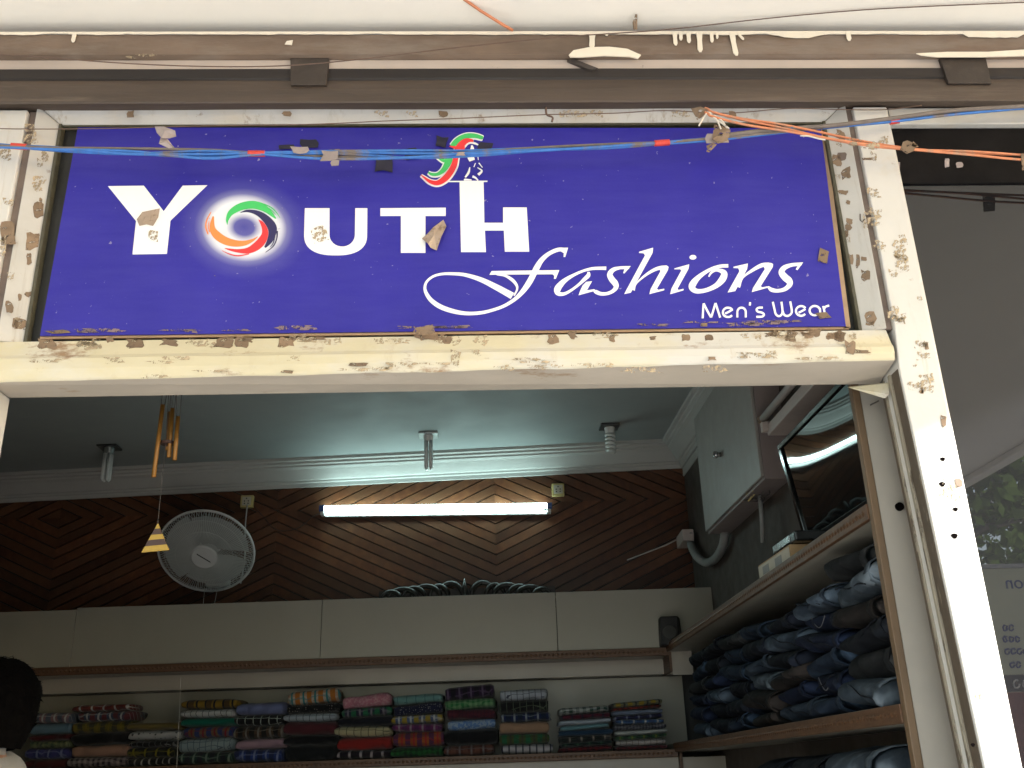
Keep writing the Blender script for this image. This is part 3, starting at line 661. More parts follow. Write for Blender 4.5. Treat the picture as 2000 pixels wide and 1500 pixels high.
flat([[(743, 407), (870.5, 406), (870.5, 422), (831, 422), (831, 494), (783, 494), (783, 422), (743, 422)]], W_, 'letter', label='large white letter T')
flat([[(897.5, 355.6), (944.5, 355.6), (946, 435.5), (982.6, 435.5), (982.6, 405.5), (1028.7, 405.5), (1033.6, 491.7), (986, 491.7), (984, 450.5), (947, 450.5), (949, 492.5), (900.5, 492.5)]], W_, 'letter', label='tall white letter H under the figure')
flat([[(873, 354.2), (952, 353.6), (952, 355.8), (873, 356.2)]], W_, 'ground_line', base=.0022)
c3 = lambda p: (820 + p[0] * .15, 470 + p[1] * .15)
c4 = lambda p: (1080 + p[0] * .135, 470 + p[1] * .135)
c5 = lambda p: (1330 + p[0] * .175, 490 + p[1] * .175)
strokes([[(1905, 120, 46), (1800, 120, 50), (1680, 172, 50), (1585, 255, 62), (1525, 350, 75), (1480, 440, 75), (1420, 550, 75), (1340, 662, 62), (1240, 762, 45), (1100, 850, 40), (950, 905, 38), (800, 940, 42), (620, 950, 45), (450, 925, 55), (280, 868, 60), (155, 785, 55), (85, 690, 45), (66, 610, 36), (95, 530, 30), (180, 465, 30), (300, 435, 32), (450, 434, 38), (600, 450, 45), (800, 512, 60), (1000, 610, 75), (1120, 675, 82), (1205, 722, 88)],
         [(1000, 448, 8), (1110, 460, 28), (1200, 512, 40), (1258, 580, 34), (1265, 640, 25), (1225, 720, 20)]],
        [[(1840, 98), (1930, 95), (1893, 215), (1870, 215), (1874, 165), (1840, 145)], [(935, 400), (1815, 388), (1770, 500), (1745, 500), (1750, 462), (1728, 442), (1110, 445), (905, 448)]], W_, 'letter', tf=c3, wsc=.15, label='white script letter f with a long looping tail')
strokes([[(770, 402, 50), (700, 401, 45), (560, 408, 40), (430, 442, 35), (300, 500, 42), (180, 572, 62), (95, 655, 88), (62, 718, 95), (80, 768, 62), (160, 772, 45), (260, 722, 36), (380, 632, 38), (455, 560, 52), (510, 505, 58), (515, 455, 30)]],
        [[(480, 600), (565, 590), (490, 722), (600, 705), (604, 728), (370, 792), (390, 735), (430, 650)]], W_, 'letter', tf=c4, wsc=.135, label='white script letter a')
s_pts = [(1100, 392, 40), (1040, 393, 42), (960, 397, 42), (870, 425, 60), (822, 490, 78), (850, 560, 85), (900, 620, 85), (912, 675, 68), (865, 732, 50), (780, 768, 45), (690, 770, 50), (620, 742, 52), (590, 720, 20)]
strokes([s_pts], [[(1050, 372), (1124, 371), (1032, 477), (1014, 470), (1036, 412)]], W_, 'letter', tf=c4, wsc=.135, label='first white script letter s')
strokes([[(1150, 712, 70), (1205, 620, 22), (1340, 500, 34), (1470, 422, 46), (1570, 392, 52), (1640, 385, 40)]],
        [[(1245, 165), (1448, 105), (1440, 180), (1210, 600), (1125, 755), (1030, 775), (1332, 215), (1310, 185), (1245, 180)], [(1560, 368), (1640, 362), (1672, 385), (1660, 432), (1502, 700), (1520, 716), (1608, 700), (1608, 720), (1393, 777), (1412, 705), (1552, 450), (1550, 425), (1520, 425)]], W_, 'letter', tf=c4, wsc=.135, label='white script letter h')
strokes([], [[(1755, 405), (1970, 345), (1960, 410), (1800, 700), (1815, 716), (1888, 700), (1888, 720), (1695, 776), (1715, 695), (1858, 432), (1840, 415), (1755, 416)], [(1998 + q[0], q[1] - 0) for q in arc(25, 244, 50, 33, 0, 342, 18)]], W_, 'letter', tf=c4, wsc=.135, label='white script letter i')
strokes([[(527, 168, 38), (430, 174, 35), (320, 212, 35), (200, 292, 52), (132, 372, 76), (128, 420, 66), (182, 452, 50), (280, 440, 45), (390, 390, 55), (460, 320, 76), (483, 258, 68), (448, 225, 45), (390, 216, 30), (340, 242, 25), (308, 290, 14)]], [], W_, 'letter', tf=c5, wsc=.175, label='white script letter o')
strokes([[(635, 405, 50), (688, 300, 22), (800, 216, 34), (900, 163, 44), (985, 152, 40)]],
        [[(585, 180), (745, 143), (737, 205), (690, 292), (605, 450), (520, 466), (652, 228), (640, 195), (585, 192)], [(930, 140), (1000, 137), (1026, 150), (1022, 185), (888, 397), (905, 411), (967, 398), (965, 413), (790, 462), (802, 418), (935, 205), (925, 185)]], W_, 'letter', tf=c5, wsc=.175, label='white script letter n')
strokes([[(1345, 147, 28), (1290, 152, 36), (1220, 162, 40), (1150, 192, 55), (1122, 242, 66), (1160, 296, 75), (1205, 336, 74), (1212, 378, 58), (1160, 427, 44), (1080, 447, 38), (1010, 435, 42), (970, 400, 18)]], [[(1300, 134), (1362, 131), (1300, 216), (1280, 208), (1304, 165)]], W_, 'letter', tf=c5, wsc=.175, label='last white script letter s')
def small(paths, lab):
    strokes([[(x, y, 22) for x, y in p] for p in paths], [], W_, 'letter', tf=c5, wsc=.175, label=lab, n=3)
small([[(241, 755), (246, 670), (252, 588)], [(252, 588), (290, 665), (335, 745)], [(335, 745), (362, 660), (384, 585)], [(384, 585), (408, 660), (436, 748)]], 'small white letter M')
small([[(492, 702), (535, 680), (576, 655)], arc(524, 688, 58, 52, -35, -320, 14)], 'small white letter e of the first word')
small([[(628, 745), (628, 690)] + arc(675, 685, 47, 50, 180, 360, 8) + [(722, 745)]], 'small white letter n')
small([[(771, 574), (767, 612)]], 'small white apostrophe')
small([[(912, 634), (865, 636), (842, 655), (858, 680), (900, 690), (925, 710), (908, 734), (840, 738)]], 'small white letter s')
small([[(1024, 570), (1042, 650), (1056, 705), (1088, 730), (1120, 715), (1132, 670), (1120, 570)], [(1132, 670), (1150, 715), (1185, 728), (1222, 710), (1236, 670), (1218, 566)]], 'small white letter W')
small([[(1312, 692), (1350, 672), (1388, 650)], arc(1340, 672, 58, 54, -35, -320, 14)], 'small white letter e of the second word')
small([arc(1492, 668, 58, 52, -20, -300, 14), [(1548, 640), (1556, 722)]], 'small white letter a')
small([[(1604, 720), (1598, 670), (1586, 618)], [(1596, 650), (1612, 625), (1652, 612)]], 'small white letter r')
# swirl emblem standing for the letter O
c2 = lambda p: (380 + p[0] * .1067, 360 + p[1] * .1067)
def swirl(main, streaks, mat, lab): strokes([main] + streaks, [], M[mat], 'emblem_swirl', base=.0014, tf=c2, wsc=.1067, label=lab)
swirl([(600, 740, 5), (602, 650, 50), (650, 540, 92), (750, 460, 120), (880, 402, 132), (1050, 378, 140), (1200, 405, 135), (1320, 470, 105), (1420, 560, 60), (1490, 630, 20)], [[(1210, 338, 10), (1400, 425, 16), (1500, 520, 14), (1570, 625, 5)], [(1230, 375, 6), (1380, 455, 14), (1490, 560, 5)]], 'print_green', 'green brush stroke of the swirl')
swirl([(840, 520, 5), (960, 490, 40), (1100, 510, 72), (1230, 572, 112), (1350, 680, 148), (1425, 800, 165), (1420, 920, 130), (1375, 1040, 95), (1290, 1160, 30)], [[(1515, 860, 30), (1505, 1000, 20), (1440, 1140, 15), (1300, 1250, 6)], [(1470, 960, 20), (1440, 1080, 14), (1380, 1160, 4)]], 'print_navy', 'navy brush stroke of the swirl')
swirl([(1170, 650, 5), (1232, 712, 60), (1285, 820, 100), (1288, 930, 122), (1230, 1040, 148), (1130, 1140, 145), (980, 1215, 105), (800, 1222, 62), (650, 1198, 36), (550, 1170, 6)], [[(1000, 1278, 12), (800, 1312, 18), (640, 1280, 14), (500, 1215, 4)]], 'print_red', 'red brush stroke of the swirl')
swirl([(1160, 960, 5), (1050, 1032, 50), (900, 1082, 90), (720, 1080, 122), (550, 1030, 142), (410, 935, 145), (335, 830, 110), (325, 720, 75), (345, 590, 25)], [[(250, 920, 22), (208, 790, 25), (225, 660, 20), (305, 510, 10)], [(280, 880, 14), (255, 780, 14), (268, 680, 6)]], 'print_orange', 'orange brush stroke of the swirl')
# emblem above the letter H
c1 = lambda p: (800 + p[0] * .13, 250 + p[1] * .13)
gu = [(625, 275, 40), (690, 228, 88), (770, 168, 90), (870, 126, 75), (980, 124, 62), (1080, 150, 52), (1105, 158, 30)]
gl = [(430, 388, 40), (600, 392, 62), (592, 470, 110), (560, 560, 90), (500, 648, 68), (420, 700, 45), (335, 702, 40), (280, 672, 20)]
rd = [(960, 205, 30), (900, 195, 52), (830, 215, 84), (755, 288, 100), (712, 360, 82), (695, 450, 76), (668, 570, 88), (605, 685, 92), (525, 775, 90), (420, 835, 70), (310, 815, 50), (220, 752, 25), (172, 716, 10)]
ge = [(420, 440, 30), (500, 490, 50), (560, 500, 40)]
strokes([[(x, y, w_ + 42) for x, y, w_ in q] for q in (gu, gl, rd, ge)], [], W_, 'emblem_halo', base=.0008, tf=c1, wsc=.13)
strokes([gu], [], M['print_green'], 'emblem_swirl', base=.0026, tf=c1, wsc=.13, label='green stroke at the top of the upper emblem')
strokes([gl, ge], [], M['print_green'], 'emblem_swirl', base=.0026, tf=c1, wsc=.13, label='green hook of the upper emblem')
strokes([rd, [(598, 285, 10), (690, 305, 40), (830, 310, 60)]], [], M['print_red'], 'emblem_swirl', base=.0040, tf=c1, wsc=.13, label='red stroke of the upper emblem')
strokes([[(822, 262, 20), (850, 240, 26), (920, 232, 22), (980, 238, 30), (1050, 272, 14)], [(935, 268, 22), (940, 330, 60), (915, 420, 100), (940, 500, 84)], [(905, 600, 14), (885, 680, 34), (835, 752, 22)], [(1040, 535, 16), (1095, 605, 10)], [(1020, 605, 10), (1085, 655, 26), (1030, 715, 40)], [(945, 738, 34), (990, 760, 26), (1030, 800, 18)], [(990, 540, 10), (965, 600, 14)], [(1025, 430, 14), (1032, 495, 8)]],
        [[(815, 790), (830, 775), (930, 788), (932, 802), (815, 802)]], W_, 'emblem_figure', base=.0028, tf=c1, wsc=.13, label='white outline figure standing on the tall letter')
# dark and brown tape left on the sheet
for x, y, wd, h, mt in ((750, 317, 40, 44, 'tape_dark'), (604, 280, 38, 20, 'tape_dark'), (803, 300, 36, 26, 'tape_dark'), (862, 277, 26, 24, 'tape_dark'), (948, 285, 34, 18, 'tape_dark'), (560, 287, 36, 10, 'tape_dark'),
                        (1609, 500, 22, 30, 'tape'), (1608, 616, 30, 15, 'tape'), (112, 648, 50, 8, 'tape'), (1375, 634, 16, 8, 'tape'), (623, 458, 38, 36, 'tape_pale'), (300, 460, 22, 26, 'tape_pale'), (650, 300, 30, 20, 'tape'), (420, 540, 4, 6, 'tape_pale')):
    face_patch(blob(x, y, wd, h, 8, .3, random.uniform(-.4, .4)), YS - (.0048 if 240 < y < 340 else .0030), M[mt], 'tape_scrap', sg, .0006)
M['tape_tan'] = pm('tan_tape', (.33, .25, .19), .35, .3, 25, soft=.1, spots=(.20, .13, .08), spot_at=.52, spot_scale=40)
face_patch([(267, 428), (278, 414), (312, 407), (309, 424), (299, 441), (286, 438), (272, 441)], YS - .0030, M['tape_tan'], 'tape_scrap', sg, .0006)
M['sign_dust'] = worn('brown_dust_on_sheet', (.17, .12, .14), .3, .47, 60, .3); rd_ = random.Random(4)
for _ in range(14):
    x = rd_.uniform(100, 1640); face_patch(blob(x, 650 - (x - 78) * .0121 - rd_.uniform(0, 6), rd_.uniform(30, 120), rd_.uniform(4, 12), 14, .6), YS - .0022, M['sign_dust'], 'dust_patch', sg, .0004)
rag_ = [(824, 466), (835, 456), (846, 444), (866, 429), (872, 442), (862, 462), (853, 489), (841, 484), (836, 476)]
pts_ = [PY(x, y, YS - .004 - .007 * (i % 3)) for i, (x, y) in enumerate(rag_)]; cn_ = sum(pts_, Vector()) / len(pts_) + Vector((0, -.006, 0))
MB().add(pts_ + [cn_], [(i, (i + 1) % len(pts_), len(pts_)) for i in range(len(pts_))]).build('tape_scrap', M['tape_tan'], sg)
face_patch([(805, 650), (812, 640), (845, 633), (850, 650), (825, 655)], D - .014, M['tape'], 'tape_scrap', sg, .001)

# ================================================================== cables in front of the sign
def cr_curve(pts, n=8):
    P = [Vector(p) for p in pts]; P = [2 * P[0] - P[1]] + P + [2 * P[-1] - P[-2]]; out = []
    for i in range(1, len(P) - 2):
        p0, p1, p2, p3 = P[i - 1:i + 3]
        for j in range(n):
            t = j / n; out.append(.5 * (2 * p1 + (p2 - p0) * t + (2 * p0 - 5 * p1 + 4 * p2 - p3) * t * t + (3 * p1 - p0 - 3 * p2 + p3) * t ** 3))
    out.append(P[-2]); return out
def under(x, y, ypl):
    p = PY(x, y, ypl); return p if p.z < SOF - .008 else PZ(x, y, SOF - .008)
def pix_curve(pix, ypl, n=8): return cr_curve([under(x, y, ypl) for x, y in pix], n)
YK = D - .055
blue_path = [(-160, 276), (-60, 281), (30, 286), (110, 290), (250, 297), (400, 300), (500, 300), (640, 303), (800, 304), (920, 299), (1050, 292), (1180, 286), (1295, 279), (1400, 270), (1500, 260), (1620, 248), (1740, 236), (1860, 221), (2000, 210), (2150, 200)]
cb = root('cable_bundle', PY(800, 304, YK), 'sagging bundle of thin blue and dusty cables strung across the top of the sign', 'cable')
for k in range(5):
    pts = []
    for x, y in blue_path:
        sprd = 5.5 * (1 if 560 < x < 900 or 120 < x < 420 else .35) * (0.5 if x > 1350 else 1)
        off = sprd * sin(k * 2.1 + x * .006 * (1 + .3 * k)) * 1.2 + (k - 2) * (1.6 if x < 1350 else .9)
        if 485 < x < 515 or 20 < x < 50 or 1280 < x < 1310: off *= .45
        pts.append(PY(x, y + off, YK - .004 * sin(k * 1.7 + x * .004)))
    MB().tube(cr_curve(pts, 8), .0039, 7).build('strand', M['blue_cable'] if k in (0, 2, 3, 4) else M['grey_cable'], cb, smooth=True)
gpts = [PY(x, y - 4 + 2 * sin(x * .02), YK - .008) for x, y in blue_path if x > 1380]
MB().tube(cr_curve(gpts, 8), .006, 8).build('grey_sleeve', M['grey_cable'], cb, smooth=True)
for (x0, y0), (x1, y1) in (((22, 285), (52, 287)), ((484, 300), (518, 300)), ((1278, 280), (1308, 278)), ((1738, 238), (1756, 235))):
    a, b_ = PY(x0, y0, YK), PY(x1, y1, YK)
    mbb = MB().tube([a + (b_ - a) * t for t in (0, .03, .06, .5, .94, .97, 1)], [.006, .0088, .0082, .0085, .0082, .0088, .006], 10); mbb.build('red_band', M['red_band'], cb, smooth=True)
for x, y, wd, h in ((585, 293, 40, 16), (645, 303, 44, 24), (655, 318, 20, 14), (900, 300, 20, 8), (1404, 270, 56, 22)):
    face_patch(blob(x, y, wd, h, 8, .4), YK - .010, M['tape_clear'], 'tape_wrap', cb, .002)
oc = root('orange_cable', PY(1600, 265, YK - .01), 'pair of orange cables slanting down to the right across the pillar', 'cable')
op = [(1376, 214), (1384, 217), (1392, 222), (1450, 236), (1520, 248), (1590, 262), (1650, 274), (1720, 285), (1800, 293), (1900, 299), (2000, 306), (2120, 314)]
for k in range(3):
    pts = [PY(x, y + (k - 1) * 3.2 + 3.2 * sin(x * .011 + k * 2.2), YK - .012 - .003 * k) for x, y in op]
    MB().tube(cr_curve(pts, 8), .0034, 7).build('strand', M['orange_cable'], oc, smooth=True)
a, b_ = PY(1655, 276, YK - .014), PY(1718, 287, YK - .014)
MB().tube([a + (b_ - a) * t + Vector((0, 0, .001 * sin(t * 9))) for t in (0, .05, .2, .5, .8, .95, 1)], [.005, .0095, .011, .010, .0115, .010, .005], 9).build('tape_wrap', M['tape_pale'], oc, smooth=True)
for p in ([(1758, 292), (1764, 277), (1772, 274), (1792, 282), (1785, 294), (1772, 300)], [(1780, 284), (1784, 276), (1794, 286), (1786, 288)], [(1994, 300), (2020, 296), (2020, 330), (1997, 332)]):
    face_patch(p, YK - .022, M['tape'], 'tape_wrap', oc, .002)
# white cable ends taped to the bundle
we = root('white_cable_stub', PY(1390, 245, YK - .02), 'short white cable ends taped to the bundle above the sign', 'cable')
for pix in ([(1365, 246), (1372, 233), (1382, 220), (1392, 224), (1402, 238), (1408, 252)], [(1380, 219), (1395, 226), (1410, 236), (1420, 250)], [(1384, 222), (1400, 234), (1413, 243), (1424, 251)], [(1563, 265), (1580, 266), (1600, 271), (1612, 273)]):
    MB().tube(pix_curve(pix, YK - .018, 5), .0024, 6).build('strand', M['white_wire'], we, smooth=True)
# torn plastic hanging from the cables
def rag(name, label, polys, ypl, mat):
    r_ = root(name, PY(*polys[0][0], ypl), label, 'plastic scrap')
    for k, pol in enumerate(polys):
        pts = []
        for i, (x, y) in enumerate(pol): pts.append(PY(x, y, ypl - .006 * ((i * 7 + k * 3) % 3 - 1)))
        c_ = sum(pts, Vector()) / len(pts) + Vector((0, -.008, 0)); n_ = len(pts)
        MB().add(pts + [c_] + [p + Vector((0, .0015, 0)) for p in pts], [(i, (i + 1) % n_, n_) for i in range(n_)] + [(i, (i + 1) % n_, n_ + 1 + (i + 1) % n_, n_ + 1 + i) for i in range(n_)]).build('torn_sheet', M[mat], r_)
rag('plastic_scrap', 'torn grey plastic tape hanging on the cables above the letter Y', [[(302, 247), (320, 247), (342, 255), (344, 266), (330, 270), (316, 270), (306, 259)], [(314, 268), (328, 272), (336, 283), (346, 294), (330, 290), (310, 280)]], YK - .004, 'tape_clear')
rag('plastic_scrap', 'torn brown plastic tape around the cables near the sign\'s top right corner', [[(1395, 243), (1412, 246), (1427, 254), (1424, 276), (1402, 280), (1391, 272)], [(1380, 284), (1392, 279), (1400, 282), (1386, 297), (1380, 296)], [(1350, 212), (1368, 208), (1384, 214), (1372, 228), (1362, 234)]], YK - .014, 'tape')
# thin wires
tw = root('thin_wire', PY(900, 238, D - .02), 'thin rusty wire running along the white rail above the sign', 'wire')
MB().tube(pix_curve([(-60, 250), (60, 252), (200, 251), (400, 246), (600, 243), (760, 236), (900, 231), (1060, 224), (1200, 221), (1300, 216), (1420, 221), (1540, 212), (1640, 214), (1730, 214), (1800, 206)], D - .018, 8), .0015, 6).build('strand', M['thin_wire'], tw, smooth=True)
MB().tube(pix_curve([(1066, 210), (1068, 224), (1079, 229), (1078, 238)], D - .020, 4), .003, 6).build('wire_tie', M['thin_wire'], tw, smooth=True)
for x, wd in ((745, 34), (805, 30), (866, 26), (1120, 60), (1165, 30), (1330, 60), (1430, 20), (255, 16), (560, 22)):
    face_patch(blob(x, 222, wd, 16, 8, .5), D - .002, M['tape_pale' if wd > 28 else 'tape'], 'tape_scrap', fr, .001)
tw2 = root('thin_wire', PY(900, 90, D - .06), 'thin brown wire crossing the brown beam from low left to high right', 'wire')
MB().tube(pix_curve([(-60, 104), (60, 110), (250, 124), (420, 130), (560, 128), (700, 116), (900, 92), (1100, 72), (1300, 58), (1480, 38), (1650, 22), (1800, 13), (2060, 2)], D - .065, 8), .0017, 6).build('strand', M['thin_wire'], tw2, smooth=True)
ow = root('orange_wire', PY(950, 30, D - .10), 'short orange cable coming down from the soffit to the beam', 'wire')
MB().tube([PY(1001, 59, D - .048), PY(985, 50, D - .07), PY(940, 22, D - .10), PY(900, -6, D - .13), PY(870, -30, D - .16)], .0042, 8).build('strand', M['orange_cable'], ow, smooth=True)
hk = PZ(1240, 54, SOF)
pg = root('iron_peg', hk, 'rusted stub of a peg in the cream soffit above the drips', 'peg')
MB().tube([PY(1241, 58, D - .05), PY(1240, 44, D - .062), PY(1243, 28, D - .08)], [.006, .007, .003], 7).build('shaft', M['tape'], pg)

# ================================================================== interior
LWX = -3.5
cl = [PB(0, 984, WD), PB(1332, 916, WD)]               # lower edge of the cornice on the back wall
zc_at = lambda s: cl[0].z + (cl[1].z - cl[0].z) * ((s - cl[0].dot(R0)) / (cl[1].dot(R0) - cl[0].dot(R0))) if True else 0
CH_ = .15
def ceil_z(x): s = x; return zc_at(s) + CH_
CX = cl[1].x
structure(MB().hexa([(LWX, D + .3, ceil_z(LWX)), (1.6, D + .3, ceil_z(1.6)), (1.6, 6.4, ceil_z(1.6)), (LWX, 6.4, ceil_z(LWX)), (LWX, D + .3, 3.8), (1.6, D + .3, 3.8), (1.6, 6.4, 3.8), (LWX, 6.4, 3.8)]), 'shop_ceiling', M['ceiling'])
structure(MB().box(LWX - .1, LWX, D + .3, 6.5, FLOOR, 3.7), 'side_wall_left', M['laminate'])
structure(MB().box(XW, XW + .12, D + .125, 6.5, FLOOR, 3.5), 'side_wall_right', M['int_wall'])
structure(MB().box(-1.62, LWX, D + .125, D + .30, FLOOR, 3.5), 'front_wall_left', M['wall_ext'])
structure(MB().box(LWX, 1.40, D + .125, D + .299, ZB + .05, 3.6), 'front_wall_over_door', M['wall_ext'])
# back wall with wooden chevron planks
bw = root('wood_wall', BW(0, WD, FLOOR), 'dark wooden back wall of slanting planks meeting in diamond shapes', 'wall')
MB().bbox(-3.9, 1.5, WD + .004, WD + .12, FLOOR, 3.6).build('backing', M['black_recess'], bw)
sA = [PB(x, 1000, WD).dot(R0) for x in (116, 544, 967, 1390)]
wcol = (sA[3] - sA[0]) / 3
cols = [sA[2] + wcol * k for k in range(-4, 2)]       # mirror lines of the pattern
zmid = PB(967, 985, WD).z; SLP, PIT = .47, .0625
zlo, zhi = PB(800, 1163, WD).z - .12, zc_at(0) + .13
def clip(poly, a, b, c):                                # keep a*s + b*z <= c
    out = []
    for i in range(len(poly)):
        p, q = poly[i], poly[(i + 1) % len(poly)]; fp, fq = a * p[0] + b * p[1] - c, a * q[0] + b * q[1] - c
        if fp <= 0: out.append(p)
        if (fp < 0 < fq) or (fq < 0 < fp):
            t = fp / (fp - fq); out.append((p[0] + (q[0] - p[0]) * t, p[1] + (q[1] - p[1]) * t))
    return out
for ci in range(len(cols) - 1):
    s0, s1 = cols[ci], cols[ci + 1]
    apex_left = (ci % 2 == 0)                           # which border of this column is a diamond axis
    for half in (1, -1):
        z0_, z1_ = (zmid, zhi) if half > 0 else (zlo, zmid)
        for k in range(0, 26):
            poly = [(s0, z0_), (s1, z0_), (s1, z1_), (s0, z1_)]
            # const = half*(z-zmid) + SLP*(distance from apex axis)
            if apex_left: a_, c0 = SLP, SLP * s0
            else: a_, c0 = -SLP, -SLP * s1
            g = .0042
            poly = clip(poly, a_, half, (k + 1) * PIT - g + c0 + half * zmid)
            if len(poly) < 3: continue
            poly = clip(poly, -a_, -half, -(k * PIT + g + c0 + half * zmid))
            if len(poly) < 3: continue
            ar = abs(sum(poly[i][0] * poly[(i + 1) % len(poly)][1] - poly[(i + 1) % len(poly)][0] * poly[i][1] for i in range(len(poly)))) / 2
            if ar < .0006: continue
            dp = random.uniform(-.0015, .0015)
            MB().prism([BW(s_, WD - .010 + dp, z_) for s_, z_ in poly], CH * .013).build('plank', M['plank'], bw)
# cornice: stepped plaster moulding along the back wall, mitred into the right wall
prof = [(0, -.150), (.010, -.150), (.012, -.128), (.020, -.122), (.022, -.112), (.034, -.108), (.050, -.090), (.078, -.058), (.096, -.046), (.098, -.036), (.112, -.030), (.114, -.018), (.132, -.014), (.134, .01)]
co = root('cornice', BW(0, WD - .05, 3.1), 'stepped white plaster cornice running round the ceiling edge', 'cornice')
def corn_pt(corner, d, h, s): pass
A_, B_, C_ = [], [], []
sR = cl[1].dot(R0)
for d, h in prof:
    zl_ = zc_at(-3.9) + CH_ + h; A_.append(BW(-3.9, WD - .012 - d, zl_))
    # mitre: intersection of back line (offset d) and side line x = XWc - d
    xs_ = CX - d; dd = WD - .012 - d
    yy = (dd - xs_ * CH.x) / CH.y
    B_.append(Vector((xs_, yy, cl[1].z + CH_ + h))); C_.append(Vector((xs_, D + .3, cl[1].z + CH_ + h)))
MB().sweep(None, A_, B_).build('back_moulding', M['cornice'], co)
MB().sweep(None, B_, C_).build('side_moulding', M['cornice'], co)
MB().box(CX + .001, XW + .01, D + .3, 6.0, cl[1].z - .05, cl[1].z + .12).build('side_fillet', M['cornice'], co)

# ---- fluorescent tube
ta, tb = PB(634, 993, WD - .06), PB(1068, 988, WD - .06)
ft = root('fluorescent_tube', (ta + tb) / 2, 'lit white fluorescent tube with blue end caps on the wood wall', 'lamp')
ax_ = (tb - ta).normalized()
MB().tube([ta + (tb - ta) * t for t in np.linspace(0, 1, 5)], .0165, 14).build('tube', M['tube_lit'], ft, smooth=True)
for p, d_ in ((ta, -1), (tb, 1)):
    MB().tube([p + ax_ * (d_ * .002), p + ax_ * (d_ * .030)], .021, 12).build('end_cap', M['cap_blue'], ft)
    q = p + ax_ * (d_ * .012) - UP * .030; MB().bbox(q.dot(R0) - .012, q.dot(R0) + .012, WD - .07, WD - .012, q.z - .012, q.z + .010).build('holder', M['fixture'], ft, bevel=.003)
mid = (ta + tb) / 2
MB().hexa([v for v in [ta - UP * .046 - CH * -.02, tb - UP * .046 + CH * .02, tb - UP * .046 + CH * .045, ta - UP * .046 + CH * .045, ta - UP * .022 + CH * .02, tb - UP * .022 + CH * .02, tb - UP * .022 + CH * .045, ta - UP * .022 + CH * .045]]).build('batten', M['fixture'], ft, bevel=.003)

# ---- sockets
def socket(px, py, lab):
    c_ = PB(px, py, WD - .03); s_ = c_.dot(R0); z_ = c_.z
    r_ = root('wall_socket', c_, lab, 'socket', 'wall sockets on the planks')
    MB().bbox(s_ - .038, s_ + .038, WD - .045, WD - .012, z_ - .038, z_ + .038).build('plate', M['socket'], r_, bevel=.004)
    MB().bbox(s_ - .027, s_ + .027, WD - .049, WD - .0455, z_ - .027, z_ + .027).build('face', M['carton_white'], r_, bevel=.002)
    for dx, dz in ((0, .016), (-.012, 0), (.012, 0), (-.011, -.015), (.011, -.015)):
        MB().lathe([(.0042, 0), (.0042, .002)], BW(s_ + dx, WD - .0515, z_ + dz), CH, 8).build('pin_hole', M['pin'], r_)
    return c_
sk1 = socket(483, 980, 'yellowed wall socket above the fan with a plugged-in cord')
sk2 = socket(1090, 957, 'yellowed wall socket beside the right end of the lit tube')
wc = root('tube_cord', PB(560, 1020, WD - .02), 'thin dark cord drooping between the socket and the lit tube', 'wire')
MB().tube(cr_curve([PB(x, y, WD - .022) for x, y in ((497, 990), (515, 1010), (532, 1030), (555, 1037), (585, 1030), (610, 1010), (630, 1000))], 6), .0028, 6).build('strand', M['string'], wc, smooth=True)

# ---- ceiling lamps
def lamp(px, py, kind, lab):
    zc_ = ceil_z(PZ(px, py, 3.2).x); c_ = PZ(px, py, zc_)
    r_ = root('ceiling_lamp', c_, lab, 'lamp')
    h = .055
    MB().box(c_.x - h, c_.x + h, c_.y - h, c_.y + h, zc_ - .012, zc_ + .01).build('plate', M['lamp_plate'] if kind != 'u2' else M['lamp_plate2'], r_, bevel=.003)
    MB().lathe([(.030, 0), (.026, -.030), (.022, -.034)], (c_.x, c_.y, zc_ - .012), UP, 18).build('holder', M['fixture'] if kind != 'u4' else M['lamp_plate2'], r_, smooth=False)
    zt = zc_ - .044
    if kind == 'spiral':
        pts = [(c_.x + .024 * cos(t) * (1 if t < 28 else .8), c_.y + .024 * sin(t), zt - .115 * t / 31.4) for t in np.linspace(0, 31.4, 120)]
        MB().tube(pts, .0088, 8).build('spiral_tube', M['lamp_glass'], r_, smooth=True)
    else:
        L_ = .15 if kind == 'u4' else .155
        for k in range(4):
            a = pi / 4 + k * pi / 2; q = Vector((c_.x + .019 * cos(a), c_.y + .019 * sin(a), 0))
            MB().tube([Vector((q.x, q.y, zt)), Vector((q.x, q.y, zt - L_)), Vector((q.x * .7 + c_.x * .3, q.y * .7 + c_.y * .3, zt - L_ - .012))], [.0115, .0115, .006], 10).build('glass_tube', M['lamp_glass'], r_, smooth=True)
lamp(214, 872, 'u4', 'unlit compact lamp of straight tubes on a dark ceiling plate, left of the chimes')
lamp(837, 848, 'u2', 'unlit compact lamp on a steel ceiling plate above the lit tube')
lamp(1190, 832, 'spiral', 'unlit white spiral lamp on the ceiling near the right cornice')

